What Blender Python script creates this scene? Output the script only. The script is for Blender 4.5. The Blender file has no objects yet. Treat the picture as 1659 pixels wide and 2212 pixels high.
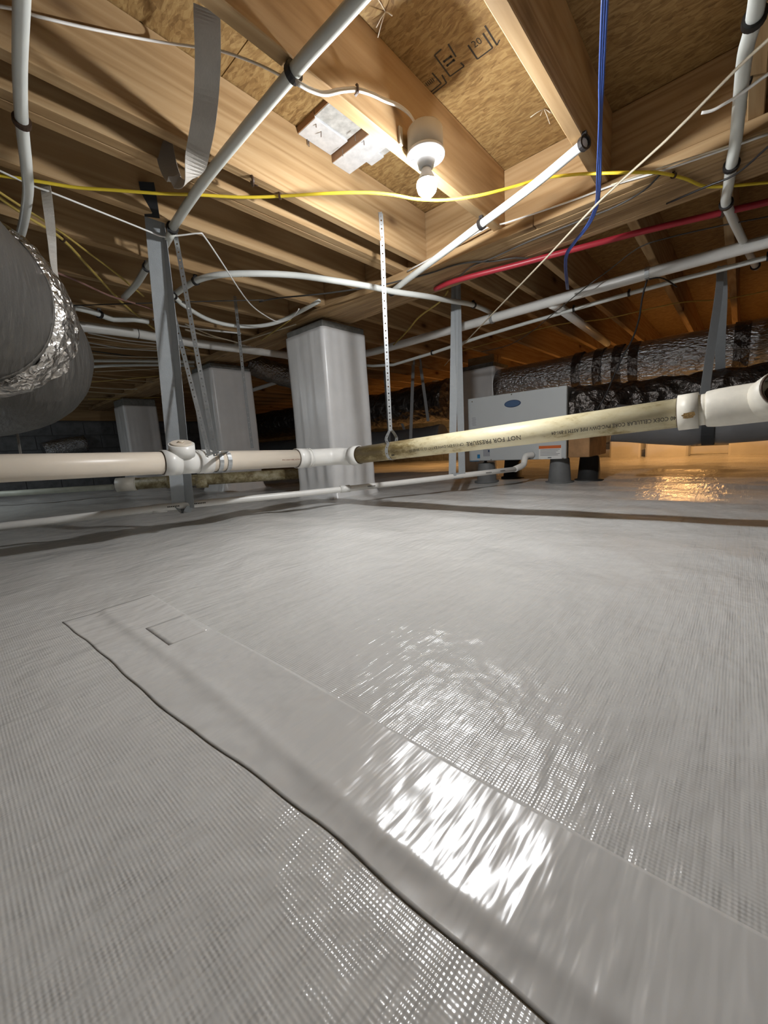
import bpy, bmesh, math, random
from mathutils import Vector, Matrix, noise
random.seed(7)
scene = bpy.context.scene
COL = scene.collection

# ------------------------------------------------------------------ camera
YAW, PITCH, ROLL, FPX, CAMZ = 0.73421, -0.164226, -0.0618595, 855.0, 0.33
FW, FH = 1659.0, 2212.0
def cam_axes():
    f = Vector((-math.sin(YAW) * math.cos(PITCH), math.cos(YAW) * math.cos(PITCH), math.sin(PITCH)))
    r = Vector((math.cos(YAW), math.sin(YAW), 0.0))
    u = r.cross(f)
    c, s = math.cos(ROLL), math.sin(ROLL)
    return c * r + s * u, -s * r + c * u, f
RR, UU, FF = cam_axes()
EYE = Vector((0, 0, CAMZ))
cam = bpy.data.cameras.new('camera')
cam.sensor_fit = 'VERTICAL'
cam.sensor_height = 36.0
cam.lens = FPX / FH * 36.0
cam.clip_start = 0.02
cam.clip_end = 100
camo = bpy.data.objects.new('camera', cam)
COL.objects.link(camo)
M = Matrix((RR, UU, -FF)).transposed().to_4x4()
M.translation = EYE
camo.matrix_world = M
scene.camera = camo

# ------------------------------------------------------------------ world, exposure
w = bpy.data.worlds.new('world')
scene.world = w
w.use_nodes = True
w.node_tree.nodes['Background'].inputs[0].default_value = (0.75, 0.86, 1.0, 1)
w.node_tree.nodes['Background'].inputs[1].default_value = 0.02
vs = scene.view_settings
vs.view_transform = 'Standard'
vs.look = 'None'
vs.gamma = 1.0
vs.use_curve_mapping = False
vs.exposure = 0.0
BULB_E = 1230.0            # emission of the lit bulb over the girder bay
COOL_E = 950.0            # emission of the cool bulb behind the silver duct
WARM_E = 1000.0            # emission of the two warm bulbs far behind the ducts

# ------------------------------------------------------------------ survey helpers: sight lines of the photograph met with real planes
def ray(x, y):
    return RR * (x - FW / 2) - UU * (y - FH / 2) + FF * FPX
def Z(x, y, z):
    v = ray(x, y); return EYE + v * ((z - CAMZ) / v.z)
def XP(x, y, c):
    v = ray(x, y); return EYE + v * (c / v.x)
def YP(x, y, c):
    v = ray(x, y); return EYE + v * (c / v.y)
def D(x, y, d):
    return EYE + ray(x, y) * (d / FPX)
V = Vector

# ------------------------------------------------------------------ heights
ZJ = 1.217      # joist undersides
ZS = 1.452      # underside of the subfloor
ZG = 1.170      # girder underside

# ------------------------------------------------------------------ materials
def mat(name):
    m = bpy.data.materials.new(name); m.use_nodes = True
    nt = m.node_tree
    return m, nt, nt.nodes['Principled BSDF']
def N(nt, t, **kw):
    n = nt.nodes.new(t)
    for k, v in kw.items():
        if k.startswith('i_'):
            n.inputs[k[2:].replace('_', ' ')].default_value = v
        else:
            setattr(n, k, v)
    return n
def ramp(nt, fac, stops):
    n = nt.nodes.new('ShaderNodeValToRGB')
    e = n.color_ramp.elements
    while len(e) < len(stops): e.new(0.5)
    for i, (p, c) in enumerate(stops):
        e[i].position = p
        e[i].color = (c[0], c[1], c[2], 1) if len(c) == 3 else c
    nt.links.new(fac, n.inputs[0])
    return n.outputs[0]
def coords(nt, scale, loc=(0, 0, 0), rot=(0, 0, 0), kind='Object'):
    tc = N(nt, 'ShaderNodeTexCoord')
    mp = N(nt, 'ShaderNodeMapping')
    mp.inputs['Scale'].default_value = scale
    mp.inputs['Location'].default_value = loc
    mp.inputs['Rotation'].default_value = rot
    nt.links.new(tc.outputs[kind], mp.inputs[0])
    return mp.outputs[0]
def mix(nt, fac, a, b, mode='MIX'):
    n = nt.nodes.new('ShaderNodeMix'); n.data_type = 'RGBA'; n.blend_type = mode
    for sock, v in ((n.inputs[0], fac), (n.inputs[6], a), (n.inputs[7], b)):
        if hasattr(v, 'is_linked'): nt.links.new(v, sock)
        elif isinstance(v, (int, float)): sock.default_value = v
        else: sock.default_value = (v[0], v[1], v[2], 1)
    return n.outputs[2]
def math_(nt, op, a, b=0.0):
    n = nt.nodes.new('ShaderNodeMath'); n.operation = op
    for i, v in enumerate((a, b)):
        if hasattr(v, 'is_linked'): nt.links.new(v, n.inputs[i])
        else: n.inputs[i].default_value = v
    return n.outputs[0]
def noise_(nt, vec, scale, detail=4, rough=0.55, dist=0.0):
    n = N(nt, 'ShaderNodeTexNoise')
    n.inputs['Scale'].default_value = scale
    n.inputs['Detail'].default_value = detail
    n.inputs['Roughness'].default_value = rough
    n.inputs['Distortion'].default_value = dist
    if vec is not None: nt.links.new(vec, n.inputs['Vector'])
    return n.outputs['Fac']
def bump(nt, bsdf, h, strength=0.3, dist=0.01):
    b = N(nt, 'ShaderNodeBump')
    b.inputs['Strength'].default_value = strength
    b.inputs['Distance'].default_value = dist
    nt.links.new(h, b.inputs['Height'])
    nt.links.new(b.outputs[0], bsdf.inputs['Normal'])
def plain(name, col, rough=0.5, metal=0.0, var=0.0, vscale=8.0, bstr=0.0, bscale=60.0, spec=0.5):
    m, nt, b = mat(name)
    b.inputs['Roughness'].default_value = rough
    b.inputs['Metallic'].default_value = metal
    b.inputs['Specular IOR Level'].default_value = spec
    b.inputs['Base Color'].default_value = (*col, 1)
    if var:
        f = noise_(nt, coords(nt, (1, 1, 1)), vscale, 5, 0.6)
        c = ramp(nt, f, [(0.3, [x * (1 - var) for x in col]), (0.7, [min(1, x * (1 + var)) for x in col])])
        nt.links.new(c, b.inputs['Base Color'])
    if bstr:
        bump(nt, b, noise_(nt, coords(nt, (1, 1, 1)), bscale, 4), bstr, 0.004)
    return m

def wood(name, axis, light, mid, dark, knots=True):
    """sawn softwood with the grain along one object axis"""
    m, nt, b = mat(name)
    s = [9.0, 9.0, 9.0]; s[axis] = 0.55
    v = coords(nt, tuple(s))
    info = N(nt, 'ShaderNodeObjectInfo')
    add = N(nt, 'ShaderNodeVectorMath', operation='ADD')
    sc = N(nt, 'ShaderNodeVectorMath', operation='SCALE'); sc.inputs[3].default_value = 37.0
    cb = N(nt, 'ShaderNodeCombineXYZ')
    for k in range(3): nt.links.new(info.outputs['Random'], cb.inputs[k])
    nt.links.new(cb.outputs[0], sc.inputs[0])
    nt.links.new(v, add.inputs[0]); nt.links.new(sc.outputs[0], add.inputs[1])
    vec = add.outputs[0]
    big = noise_(nt, vec, 0.55, 3, 0.5, 0.6)
    rings = math_(nt, 'FRACT', math_(nt, 'MULTIPLY', big, 13.0))
    rings = math_(nt, 'ABSOLUTE', math_(nt, 'SUBTRACT', rings, 0.5))
    fine = noise_(nt, vec, 9.0, 5, 0.6)
    f = math_(nt, 'ADD', math_(nt, 'MULTIPLY', rings, 0.75), math_(nt, 'MULTIPLY', fine, 0.5))
    c = ramp(nt, f, [(0.12, dark), (0.42, mid), (0.75, light)])
    pat = noise_(nt, coords(nt, (1.5, 1.5, 1.5)), 1.6, 3, 0.5)
    c = mix(nt, math_(nt, 'MULTIPLY', pat, 0.55), c, mid)
    if knots:
        ks = [5.5, 5.5, 5.5]; ks[axis] = 2.6
        kv = N(nt, 'ShaderNodeTexVoronoi'); kv.inputs['Scale'].default_value = 1.0
        add2 = N(nt, 'ShaderNodeVectorMath', operation='ADD')
        nt.links.new(coords(nt, tuple(ks)), add2.inputs[0]); nt.links.new(sc.outputs[0], add2.inputs[1])
        nt.links.new(add2.outputs[0], kv.inputs['Vector'])
        k = ramp(nt, kv.outputs['Distance'], [(0.045, (1, 1, 1)), (0.14, (0.25, 0.25, 0.25)), (0.24, (0, 0, 0))])
        c = mix(nt, k, c, (0.10, 0.050, 0.022))
    nt.links.new(c, b.inputs['Base Color'])
    b.inputs['Roughness'].default_value = 0.72
    b.inputs['Specular IOR Level'].default_value = 0.25
    bump(nt, b, f, 0.25, 0.003)
    return m
PL, PM, PD = (0.54, 0.385, 0.215), (0.425, 0.275, 0.135), (0.27, 0.155, 0.065)
W_Y = wood('pine_along_y', 1, PL, PM, PD)
W_X = wood('pine_along_x', 0, PL, PM, PD)
W_G = wood('pine_girder', 0, (0.50, 0.345, 0.19), (0.38, 0.245, 0.125), (0.18, 0.105, 0.05), False)

def osb_mat():
    m, nt, b = mat('strand_board')
    v = coords(nt, (1, 1, 1))
    warp = N(nt, 'ShaderNodeTexNoise'); warp.inputs['Scale'].default_value = 9.0
    nt.links.new(v, warp.inputs['Vector'])
    vv = N(nt, 'ShaderNodeVectorMath', operation='MULTIPLY_ADD')
    nt.links.new(warp.outputs['Color'], vv.inputs[0]); vv.inputs[1].default_value = (0.05, 0.05, 0.0)
    nt.links.new(v, vv.inputs[2])
    fs = []
    for k, rot in enumerate((0.3, 1.35, 2.2)):
        mp = N(nt, 'ShaderNodeMapping'); mp.inputs['Rotation'].default_value = (0, 0, rot)
        mp.inputs['Scale'].default_value = (42, 130, 1)
        mp.inputs['Location'].default_value = (k * 3.1, k * 7.7, 0)
        nt.links.new(vv.outputs[0], mp.inputs[0])
        vo = N(nt, 'ShaderNodeTexVoronoi'); vo.inputs['Scale'].default_value = 1.0
        nt.links.new(mp.outputs[0], vo.inputs['Vector'])
        sx = N(nt, 'ShaderNodeSeparateColor'); nt.links.new(vo.outputs['Color'], sx.inputs[0])
        fs.append(sx.outputs[0])
    f = math_(nt, 'ADD', math_(nt, 'MULTIPLY', fs[0], 0.4), math_(nt, 'ADD', math_(nt, 'MULTIPLY', fs[1], 0.35), math_(nt, 'MULTIPLY', fs[2], 0.25)))
    c = ramp(nt, f, [(0.18, (0.17, 0.092, 0.030)), (0.45, (0.29, 0.175, 0.062)), (0.8, (0.44, 0.30, 0.125))])
    st = noise_(nt, v, 2.2, 4, 0.6)
    c = mix(nt, math_(nt, 'MULTIPLY', st, 0.5), c, (0.27, 0.16, 0.06))
    nt.links.new(c, b.inputs['Base Color'])
    b.inputs['Roughness'].default_value = 0.6
    bump(nt, b, f, 0.5, 0.003)
    return m
OSB = osb_mat()

def liner_mat(name, scrim, rough, col):
    """white reinforced polyethylene: a woven scrim shows through the film"""
    m, nt, b = mat(name)
    v = coords(nt, (1, 1, 1))
    hs = None
    if scrim:
        w1 = N(nt, 'ShaderNodeTexWave', wave_type='BANDS', bands_direction='X'); w1.inputs['Scale'].default_value = 92.0
        w2 = N(nt, 'ShaderNodeTexWave', wave_type='BANDS', bands_direction='Y'); w2.inputs['Scale'].default_value = 92.0
        for wv in (w1, w2):
            wv.inputs['Distortion'].default_value = 1.1
            wv.inputs['Detail Scale'].default_value = 0.25
            nt.links.new(v, wv.inputs['Vector'])
        hs = math_(nt, 'ADD', w1.outputs['Fac'], math_(nt, 'MULTIPLY', w2.outputs['Fac'], 1.1))
        md = ramp(nt, noise_(nt, v, 45.0, 2, 0.6), [(0.32, (0.25,) * 3), (0.68, (1.25,) * 3)])
        hs = math_(nt, 'MULTIPLY', hs, md)
    streak = noise_(nt, coords(nt, (75, 11, 20)), 1.0, 2, 0.5)
    crumple = noise_(nt, coords(nt, (9, 7, 9)), 1.0, 3, 0.5, 0.2)
    h = math_(nt, 'ADD', math_(nt, 'MULTIPLY', streak, 1.35 if scrim else 0.9), math_(nt, 'MULTIPLY', crumple, 7.0))
    if hs is not None:
        h = math_(nt, 'ADD', h, math_(nt, 'MULTIPLY', hs, 0.095))
    cl = noise_(nt, v, 1.3, 4, 0.6)
    c = ramp(nt, cl, [(0.3, [x * 0.93 for x in col]), (0.7, col)])
    nt.links.new(c, b.inputs['Base Color'])
    rr = ramp(nt, noise_(nt, v, 3.0, 3), [(0.3, (rough - 0.05,) * 3), (0.7, (rough + 0.08,) * 3)])
    nt.links.new(rr, b.inputs['Roughness'])
    b.inputs['Specular IOR Level'].default_value = 0.65
    bump(nt, b, h, 1.0, 0.0017)
    return m
LINER = liner_mat('liner_scrim', True, 0.18, (0.735, 0.728, 0.705))
LINER_S = liner_mat('liner_smooth', False, 0.20, (0.765, 0.757, 0.735))
LINER_W = plain('liner_wrap', (0.79, 0.785, 0.775), 0.30, 0, 0.06, 5, 0.15, 14)

def dirty_pvc():
    m, nt, b = mat('aged_pvc')
    f = noise_(nt, coords(nt, (9, 20, 20)), 1.0, 8, 0.74)
    f2 = noise_(nt, coords(nt, (1.6, 3, 3)), 1.0, 3, 0.5)
    g = math_(nt, 'ADD', math_(nt, 'MULTIPLY', f, 0.66), math_(nt, 'MULTIPLY', f2, 0.36))
    # the end beside the corner bend is caked with old mud
    sx = N(nt, 'ShaderNodeSeparateXYZ'); nt.links.new(coords(nt, (1, 1, 1)), sx.inputs[0])
    mud = ramp(nt, sx.outputs[0], [(0.02, (0.15, 0.15, 0.15)), (0.40, (0.09, 0.09, 0.09)), (0.56, (0, 0, 0))])
    g = math_(nt, 'SUBTRACT', g, mud)
    c = ramp(nt, g, [(0.35, (0.24, 0.17, 0.06)), (0.42, (0.48, 0.38, 0.19)), (0.475, (0.72, 0.63, 0.39)), (0.56, (0.82, 0.74, 0.50)), (0.72, (0.84, 0.78, 0.58))])
    nt.links.new(c, b.inputs['Base Color'])
    b.inputs['Roughness'].default_value = 0.42
    return m
PVC_OLD = dirty_pvc()
def soiled_pvc():
    m, nt, b = mat('soiled_pvc')
    f = noise_(nt, coords(nt, (14, 14, 14)), 1.0, 8, 0.75)
    c = ramp(nt, f, [(0.40, (0.24, 0.18, 0.08)), (0.52, (0.50, 0.43, 0.25)), (0.62, (0.66, 0.60, 0.42))])
    nt.links.new(c, b.inputs['Base Color'])
    b.inputs['Roughness'].default_value = 0.5
    return m
PVC_SOIL = soiled_pvc()
PVC = plain('pvc_cream', (0.80, 0.71, 0.59), 0.34, 0, 0.05, 6)
PVC_W = plain('pvc_white', (0.84, 0.83, 0.79), 0.32, 0, 0.04, 9)
PVC_FIT = plain('pvc_fitting', (0.80, 0.76, 0.66), 0.45, 0, 0.10, 16)
PEX = plain('pex_white', (0.78, 0.80, 0.76), 0.38, 0, 0.03, 6)
PEX_G = plain('pex_grey_white', (0.62, 0.63, 0.58), 0.38, 0, 0.03, 6)
PEX_R = plain('pex_red', (0.36, 0.022, 0.035), 0.4)
BLACK = plain('black_plastic', (0.018, 0.016, 0.016), 0.4)
BROWN = plain('brown_staple', (0.06, 0.032, 0.018), 0.45)
YEL = plain('cable_yellow', (0.80, 0.60, 0.045), 0.4)
YEL_D = plain('cable_dusty_yellow', (0.55, 0.40, 0.10), 0.5)
CREAM = plain('cable_cream', (0.66, 0.58, 0.44), 0.5)
WHITE = plain('cable_white', (0.80, 0.79, 0.76), 0.38)
BLUE = plain('cable_blue', (0.045, 0.095, 0.34), 0.4)
GREYC = plain('cable_dark_grey', (0.06, 0.055, 0.05), 0.5)
GALV = plain('galvanised', (0.52, 0.54, 0.55), 0.42, 0.75, 0.12, 30)
STEEL = plain('nail_steel', (0.25, 0.20, 0.16), 0.45, 0.8)
WEB = plain('grey_webbing', (0.36, 0.385, 0.40), 0.6, 0, 0.05, 40, 0.3, 300)
WEB_W = plain('pale_webbing', (0.45, 0.42, 0.375), 0.55, 0, 0.06, 30, 0.2, 200)
WEB_B = plain('black_webbing', (0.02, 0.022, 0.025), 0.6)
CONC = plain('grey_concrete', (0.20, 0.20, 0.185), 0.9, 0, 0.25, 25, 0.5, 60)
WALLB = plain('dark_block', (0.17, 0.175, 0.18), 0.9, 0, 0.25, 12, 0.5, 50)
MORTAR = plain('dark_mortar', (0.12, 0.123, 0.126), 0.95)
PAINTW = plain('grey_white_paint', (0.52, 0.545, 0.55), 0.35, 0.0, 0.02, 6)
CAB_SIDE = plain('cabinet_steel', (0.30, 0.31, 0.31), 0.4, 0.6)
LOGOB = plain('logo_navy', (0.022, 0.045, 0.11), 0.4)
LOGOL = plain('logo_grey_blue', (0.06, 0.11, 0.21), 0.4)
ORANGE = plain('label_orange', (0.62, 0.13, 0.02), 0.5)
LABELW = plain('label_white', (0.72, 0.72, 0.70), 0.5)
INKG = plain('label_ink', (0.16, 0.16, 0.17), 0.6)
LBLUE = plain('label_blue', (0.02, 0.20, 0.42), 0.5)
LGREY = plain('label_grey', (0.34, 0.35, 0.38), 0.5)
INK = plain('black_ink', (0.035, 0.028, 0.022), 0.6)
RISER = plain('grey_riser', (0.17, 0.175, 0.175), 0.6, 0, 0.08, 20)
RISER_D = plain('black_riser', (0.028, 0.028, 0.028), 0.6)
PORC = plain('lamp_white', (0.82, 0.83, 0.83), 0.35)
BOXP = plain('box_beige', (0.60, 0.55, 0.46), 0.45)
BLKW = plain('white_washed_wood', (0.64, 0.65, 0.66), 0.6, 0, 0.14, 30)
BLKG = plain('grey_washed_wood', (0.48, 0.48, 0.46), 0.7, 0, 0.3, 35)
DUSTY = plain('dust_web', (0.75, 0.68, 0.56), 0.9)

def foil_mat(name, col, rough, metal, sc, strength, dist, stretch=(1, 1, 1)):
    m, nt, b = mat(name)
    v = coords(nt, stretch)
    vo = N(nt, 'ShaderNodeTexVoronoi'); vo.inputs['Scale'].default_value = sc
    wv = N(nt, 'ShaderNodeTexNoise'); wv.inputs['Scale'].default_value = sc * 0.6
    nt.links.new(v, wv.inputs['Vector'])
    ad = N(nt, 'ShaderNodeVectorMath', operation='MULTIPLY_ADD')
    nt.links.new(wv.outputs['Color'], ad.inputs[0]); ad.inputs[1].default_value = (0.12, 0.12, 0.12)
    nt.links.new(v, ad.inputs[2]); nt.links.new(ad.outputs[0], vo.inputs['Vector'])
    h = math_(nt, 'ADD', vo.outputs['Distance'], math_(nt, 'MULTIPLY', noise_(nt, v, sc * 1.3, 5), 1.2))
    c = ramp(nt, noise_(nt, v, sc * 0.3, 4), [(0.3, [x * 0.75 for x in col]), (0.7, col)])
    nt.links.new(c, b.inputs['Base Color'])
    b.inputs['Metallic'].default_value = metal
    b.inputs['Roughness'].default_value = rough
    bump(nt, b, h, strength, dist)
    return m
FOIL = foil_mat('foil_jacket', (0.58, 0.59, 0.60), 0.27, 0.95, 22, 0.8, 0.012, (1, 2.2, 2.2))
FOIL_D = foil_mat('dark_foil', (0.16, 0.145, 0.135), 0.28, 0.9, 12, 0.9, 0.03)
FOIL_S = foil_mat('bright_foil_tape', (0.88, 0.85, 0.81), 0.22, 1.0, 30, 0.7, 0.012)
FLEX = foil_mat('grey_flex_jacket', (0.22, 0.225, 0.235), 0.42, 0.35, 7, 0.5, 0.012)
JACK = foil_mat('silver_jacket', (0.27, 0.258, 0.24), 0.42, 0.75, 10, 0.45, 0.012, (1.2, 6, 1.2))

def emit(name, col, e):
    m, nt, b = mat(name)
    b.inputs['Base Color'].default_value = (*col, 1)
    b.inputs['Emission Color'].default_value = (*col, 1)
    b.inputs['Emission Strength'].default_value = e
    return m
BULBM = emit('lit_bulb', (0.97, 0.985, 1.0), BULB_E)
COOLM = emit('cool_bulb', (0.86, 0.95, 1.0), COOL_E)
WARMM = emit('warm_bulb', (1.0, 0.50, 0.16), WARM_E)

# ------------------------------------------------------------------ mesh builders
def box(bm, lo, hi, bev=0.0):
    lo, hi = V(lo), V(hi)
    r = bmesh.ops.create_cube(bm, size=1.0)
    vs_ = r['verts']
    bmesh.ops.scale(bm, vec=hi - lo, verts=vs_)
    bmesh.ops.translate(bm, vec=(hi + lo) / 2, verts=vs_)
    if bev:
        es = list({e for v in vs_ for e in v.link_edges})
        bmesh.ops.bevel(bm, geom=es, offset=bev, segments=1, affect='EDGES')
    return bm
def BOX(lo, hi, bev=0.0):
    return box(bmesh.new(), lo, hi, bev)
def smooth_path(pts, n=6):
    pts = [V(p) for p in pts]
    if len(pts) < 3: return pts
    out = []
    for i in range(len(pts) - 1):
        p0 = pts[i - 1] if i else pts[0] * 2 - pts[1]
        p1, p2 = pts[i], pts[i + 1]
        p3 = pts[i + 2] if i + 2 < len(pts) else pts[-1] * 2 - pts[-2]
        for k in range(n):
            t = k / n
            out.append(0.5 * (2 * p1 + (p2 - p0) * t + (2 * p0 - 5 * p1 + 4 * p2 - p3) * t * t + (3 * p1 - p0 - 3 * p2 + p3) * t ** 3))
    out.append(pts[-1])
    return out
def frames(path):
    n = len(path); fr = []; up = None
    for i, p in enumerate(path):
        t = (path[min(i + 1, n - 1)] - path[max(i - 1, 0)]).normalized()
        if up is None:
            a = V((0, 0, 1)) if abs(t.z) < 0.9 else V((1, 0, 0))
            up = (a - t * a.dot(t)).normalized()
        else:
            up = up - t * up.dot(t)
            up = up.normalized() if up.length > 1e-6 else fr[-1][1]
        fr.append((t, up, t.cross(up)))
    return fr
def tube(bm, path, r, seg=10, caps=True, wob=None):
    fr = frames(path); rings = []
    for i, (p, (t, u, s)) in enumerate(zip(path, fr)):
        rad = r(i / max(1, len(path) - 1)) if callable(r) else r
        ring = []
        for k in range(seg):
            a = 2 * math.pi * k / seg
            d = u * math.cos(a) + s * math.sin(a)
            q = p + d * rad
            if wob: q += d * wob(q)
            ring.append(bm.verts.new(q))
        rings.append(ring)
    for a, b in zip(rings, rings[1:]):
        for k in range(seg):
            bm.faces.new((a[k], a[(k + 1) % seg], b[(k + 1) % seg], b[k])).smooth = True
    if caps:
        bm.faces.new(rings[0][::-1]); bm.faces.new(rings[-1])
    return bm
def TUBE(path, r, seg=10, n=1, caps=True, wob=None):
    return tube(bmesh.new(), smooth_path(path, n) if n > 1 else [V(p) for p in path], r, seg, caps, wob)
def pipe(bm, a, b, r, ri=None, seg=28):
    """straight hollow pipe: outer wall, both rims, bore"""
    a, b = V(a), V(b); t = (b - a).normalized()
    ri = ri if ri is not None else r * 0.88
    q = (V((0, 0, 1)) if abs(t.z) < 0.9 else V((1, 0, 0)))
    u = (q - t * q.dot(t)).normalized(); s = t.cross(u)
    R = []
    for p, rad in ((a, ri), (a, r), (b, r), (b, ri)):
        R.append([bm.verts.new(p + (u * math.cos(2 * math.pi * k / seg) + s * math.sin(2 * math.pi * k / seg)) * rad) for k in range(seg)])
    for i in range(4):
        A, B = R[i], R[(i + 1) % 4]
        for k in range(seg):
            f = bm.faces.new((A[k], A[(k + 1) % seg], B[(k + 1) % seg], B[k])); f.smooth = i in (1, 3)
    return bm
def PIPE(a, b, r, ri=None, seg=28): return pipe(bmesh.new(), a, b, r, ri, seg)
def ribbon(bm, path, width, thick, wdir):
    """flat strap: rectangular section swept along path; wdir(i/n) gives the width direction"""
    n = len(path); rings = []
    for i, p in enumerate(path):
        t = (path[min(i + 1, n - 1)] - path[max(i - 1, 0)]).normalized()
        wd = wdir(i / (n - 1)) if callable(wdir) else V(wdir)
        wd = (wd - t * wd.dot(t)).normalized(); nn = t.cross(wd)
        ww = width(i / (n - 1)) if callable(width) else width
        rings.append([bm.verts.new(p + wd * x * ww / 2 + nn * y * thick / 2) for x, y in ((-1, -1), (1, -1), (1, 1), (-1, 1))])
    for a, b in zip(rings, rings[1:]):
        for k in range(4):
            bm.faces.new((a[k], a[(k + 1) % 4], b[(k + 1) % 4], b[k]))
    bm.faces.new(rings[0][::-1]); bm.faces.new(rings[-1])
    return bm
def RIBBON(path, width, thick, wdir, n=1):
    return ribbon(bmesh.new(), smooth_path(path, n) if n > 1 else [V(p) for p in path], width, thick, wdir)
def ring_path(c, axis, r, a0=0.0, a1=2 * math.pi, n=28):
    axis = V(axis).normalized()
    q = V((0, 0, 1)) if abs(axis.z) < 0.9 else V((1, 0, 0))
    u = (q - axis * q.dot(axis)).normalized(); s = axis.cross(u)
    return [V(c) + (u * math.cos(a0 + (a1 - a0) * k / n) + s * math.sin(a0 + (a1 - a0) * k / n)) * r for k in range(n + 1)]
def lathe(bm, prof, c, seg=28):
    """prof: (radius, z) pairs turned about a vertical axis through c"""
    c = V(c); rings = []
    for r, z in prof:
        rings.append([bm.verts.new(c + V((max(r, 1e-5) * math.cos(2 * math.pi * k / seg), max(r, 1e-5) * math.sin(2 * math.pi * k / seg), z))) for k in range(seg)])
    for a, b in zip(rings, rings[1:]):
        for k in range(seg):
            bm.faces.new((a[k], a[(k + 1) % seg], b[(k + 1) % seg], b[k])).smooth = True
    return bm
def perforated(path, width, thick, wdir, pitch=0.0155, n=1):
    """galvanised hanger strap with punched holes, alternately large and small"""
    bm = bmesh.new()
    P = smooth_path(path, n) if n > 1 else [V(p) for p in path]
    L = [0.0]
    for a, b in zip(P, P[1:]): L.append(L[-1] + (b - a).length)
    tot = L[-1]; cells = max(2, int(tot / pitch))
    def at(s):
        s = min(max(s, 0), tot)
        for i in range(len(P) - 1):
            if s <= L[i + 1] + 1e-9:
                k = (s - L[i]) / max(1e-9, L[i + 1] - L[i]); return P[i].lerp(P[i + 1], k), (P[i + 1] - P[i]).normalized()
        return P[-1], (P[-1] - P[-2]).normalized()
    def pt(s, x):
        p, t = at(s)
        wd = wdir(s / tot) if callable(wdir) else V(wdir)
        wd = (wd - t * wd.dot(t)).normalized()
        return p + wd * x
    cl = tot / cells; hw = width / 2
    for i in range(cells):
        s0, s1, sc = i * cl, (i + 1) * cl, (i + 0.5) * cl
        r = 0.0036 if i % 2 == 0 else 0.0017
        outer = [(s0, -hw), (s0, 0), (s0, hw), (sc, hw), (s1, hw), (s1, 0), (s1, -hw), (sc, -hw)]
        ang = [225, 180, 135, 90, 45, 0, 315, 270]
        ov = [bm.verts.new(pt(*o)) for o in outer]
        iv = [bm.verts.new(pt(sc + r * math.cos(math.radians(a)), r * math.sin(math.radians(a)))) for a in ang]
        for k in range(8):
            bm.faces.new((ov[k], ov[(k + 1) % 8], iv[(k + 1) % 8], iv[k]))
    bmesh.ops.remove_doubles(bm, verts=bm.verts, dist=1e-5)
    geom = bm.faces[:]
    bmesh.ops.recalc_face_normals(bm, faces=geom)
    bmesh.ops.solidify(bm, geom=geom, thickness=thick)
    return bm
def text_verts(s, size):
    cu = bpy.data.curves.new('lettering', 'FONT'); cu.body = s; cu.size = size; cu.resolution_u = 2
    o = bpy.data.objects.new('lettering', cu); COL.objects.link(o)
    dg = bpy.context.evaluated_depsgraph_get()
    me = bpy.data.meshes.new_from_object(o.evaluated_get(dg))
    vv = [v.co.copy() for v in me.vertices]; ff = [tuple(p.vertices) for p in me.polygons]
    bpy.data.objects.remove(o); bpy.data.curves.remove(cu); bpy.data.meshes.remove(me)
    return vv, ff
def mapped_text(bm, s, size, fn, width=None):
    vv, ff = text_verts(s, size)
    if not vv: return bm
    if width:
        k = width / max(v.x for v in vv)
        for v in vv: v.x *= k
    bv = [bm.verts.new(fn(v.x, v.y)) for v in vv]
    for f in ff:
        try: bm.faces.new([bv[i] for i in f])
        except ValueError: pass
    return bm

# ------------------------------------------------------------------ object makers
def obj(name, bm, m, parent=None, kind=None, label=None):
    """ONE mesh object; a part keeps its place under its thing, a thing gets its own origin"""
    bmesh.ops.recalc_face_normals(bm, faces=bm.faces[:])
    me = bpy.data.meshes.new(name)
    if parent is not None:
        c = origin(parent)
    else:
        lo = V((min(v.co.x for v in bm.verts), min(v.co.y for v in bm.verts), min(v.co.z for v in bm.verts)))
        hi = V((max(v.co.x for v in bm.verts), max(v.co.y for v in bm.verts), max(v.co.z for v in bm.verts)))
        c = V(((lo.x + hi.x) / 2, (lo.y + hi.y) / 2, lo.z))
    bm.transform(Matrix.Translation(-c))
    bm.to_mesh(me); bm.free()
    me.materials.append(m)
    o = bpy.data.objects.new(name, me); COL.objects.link(o)
    if parent is not None: o.parent = parent
    else: o.location = c
    if kind: o['kind'] = kind
    if label: o['label'] = label
    return o
def origin(o):
    p = V((0, 0, 0))
    while o is not None:
        p += o.location; o = o.parent
    return p
def tag(o, label, cat, group=None):
    o['label'] = label; o['category'] = cat
    if group: o['group'] = group
    return o
def thing(name, loc, label, cat, group=None):
    o = bpy.data.objects.new(name, None); o.empty_display_size = 0.05
    COL.objects.link(o); o.location = loc
    return tag(o, label, cat, group)
def seat_part(name, me_src, loc, parent, m=None):
    o = bpy.data.objects.new(name, me_src); COL.objects.link(o); o.parent = parent; o.location = V(loc) - origin(parent)
    return o

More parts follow.
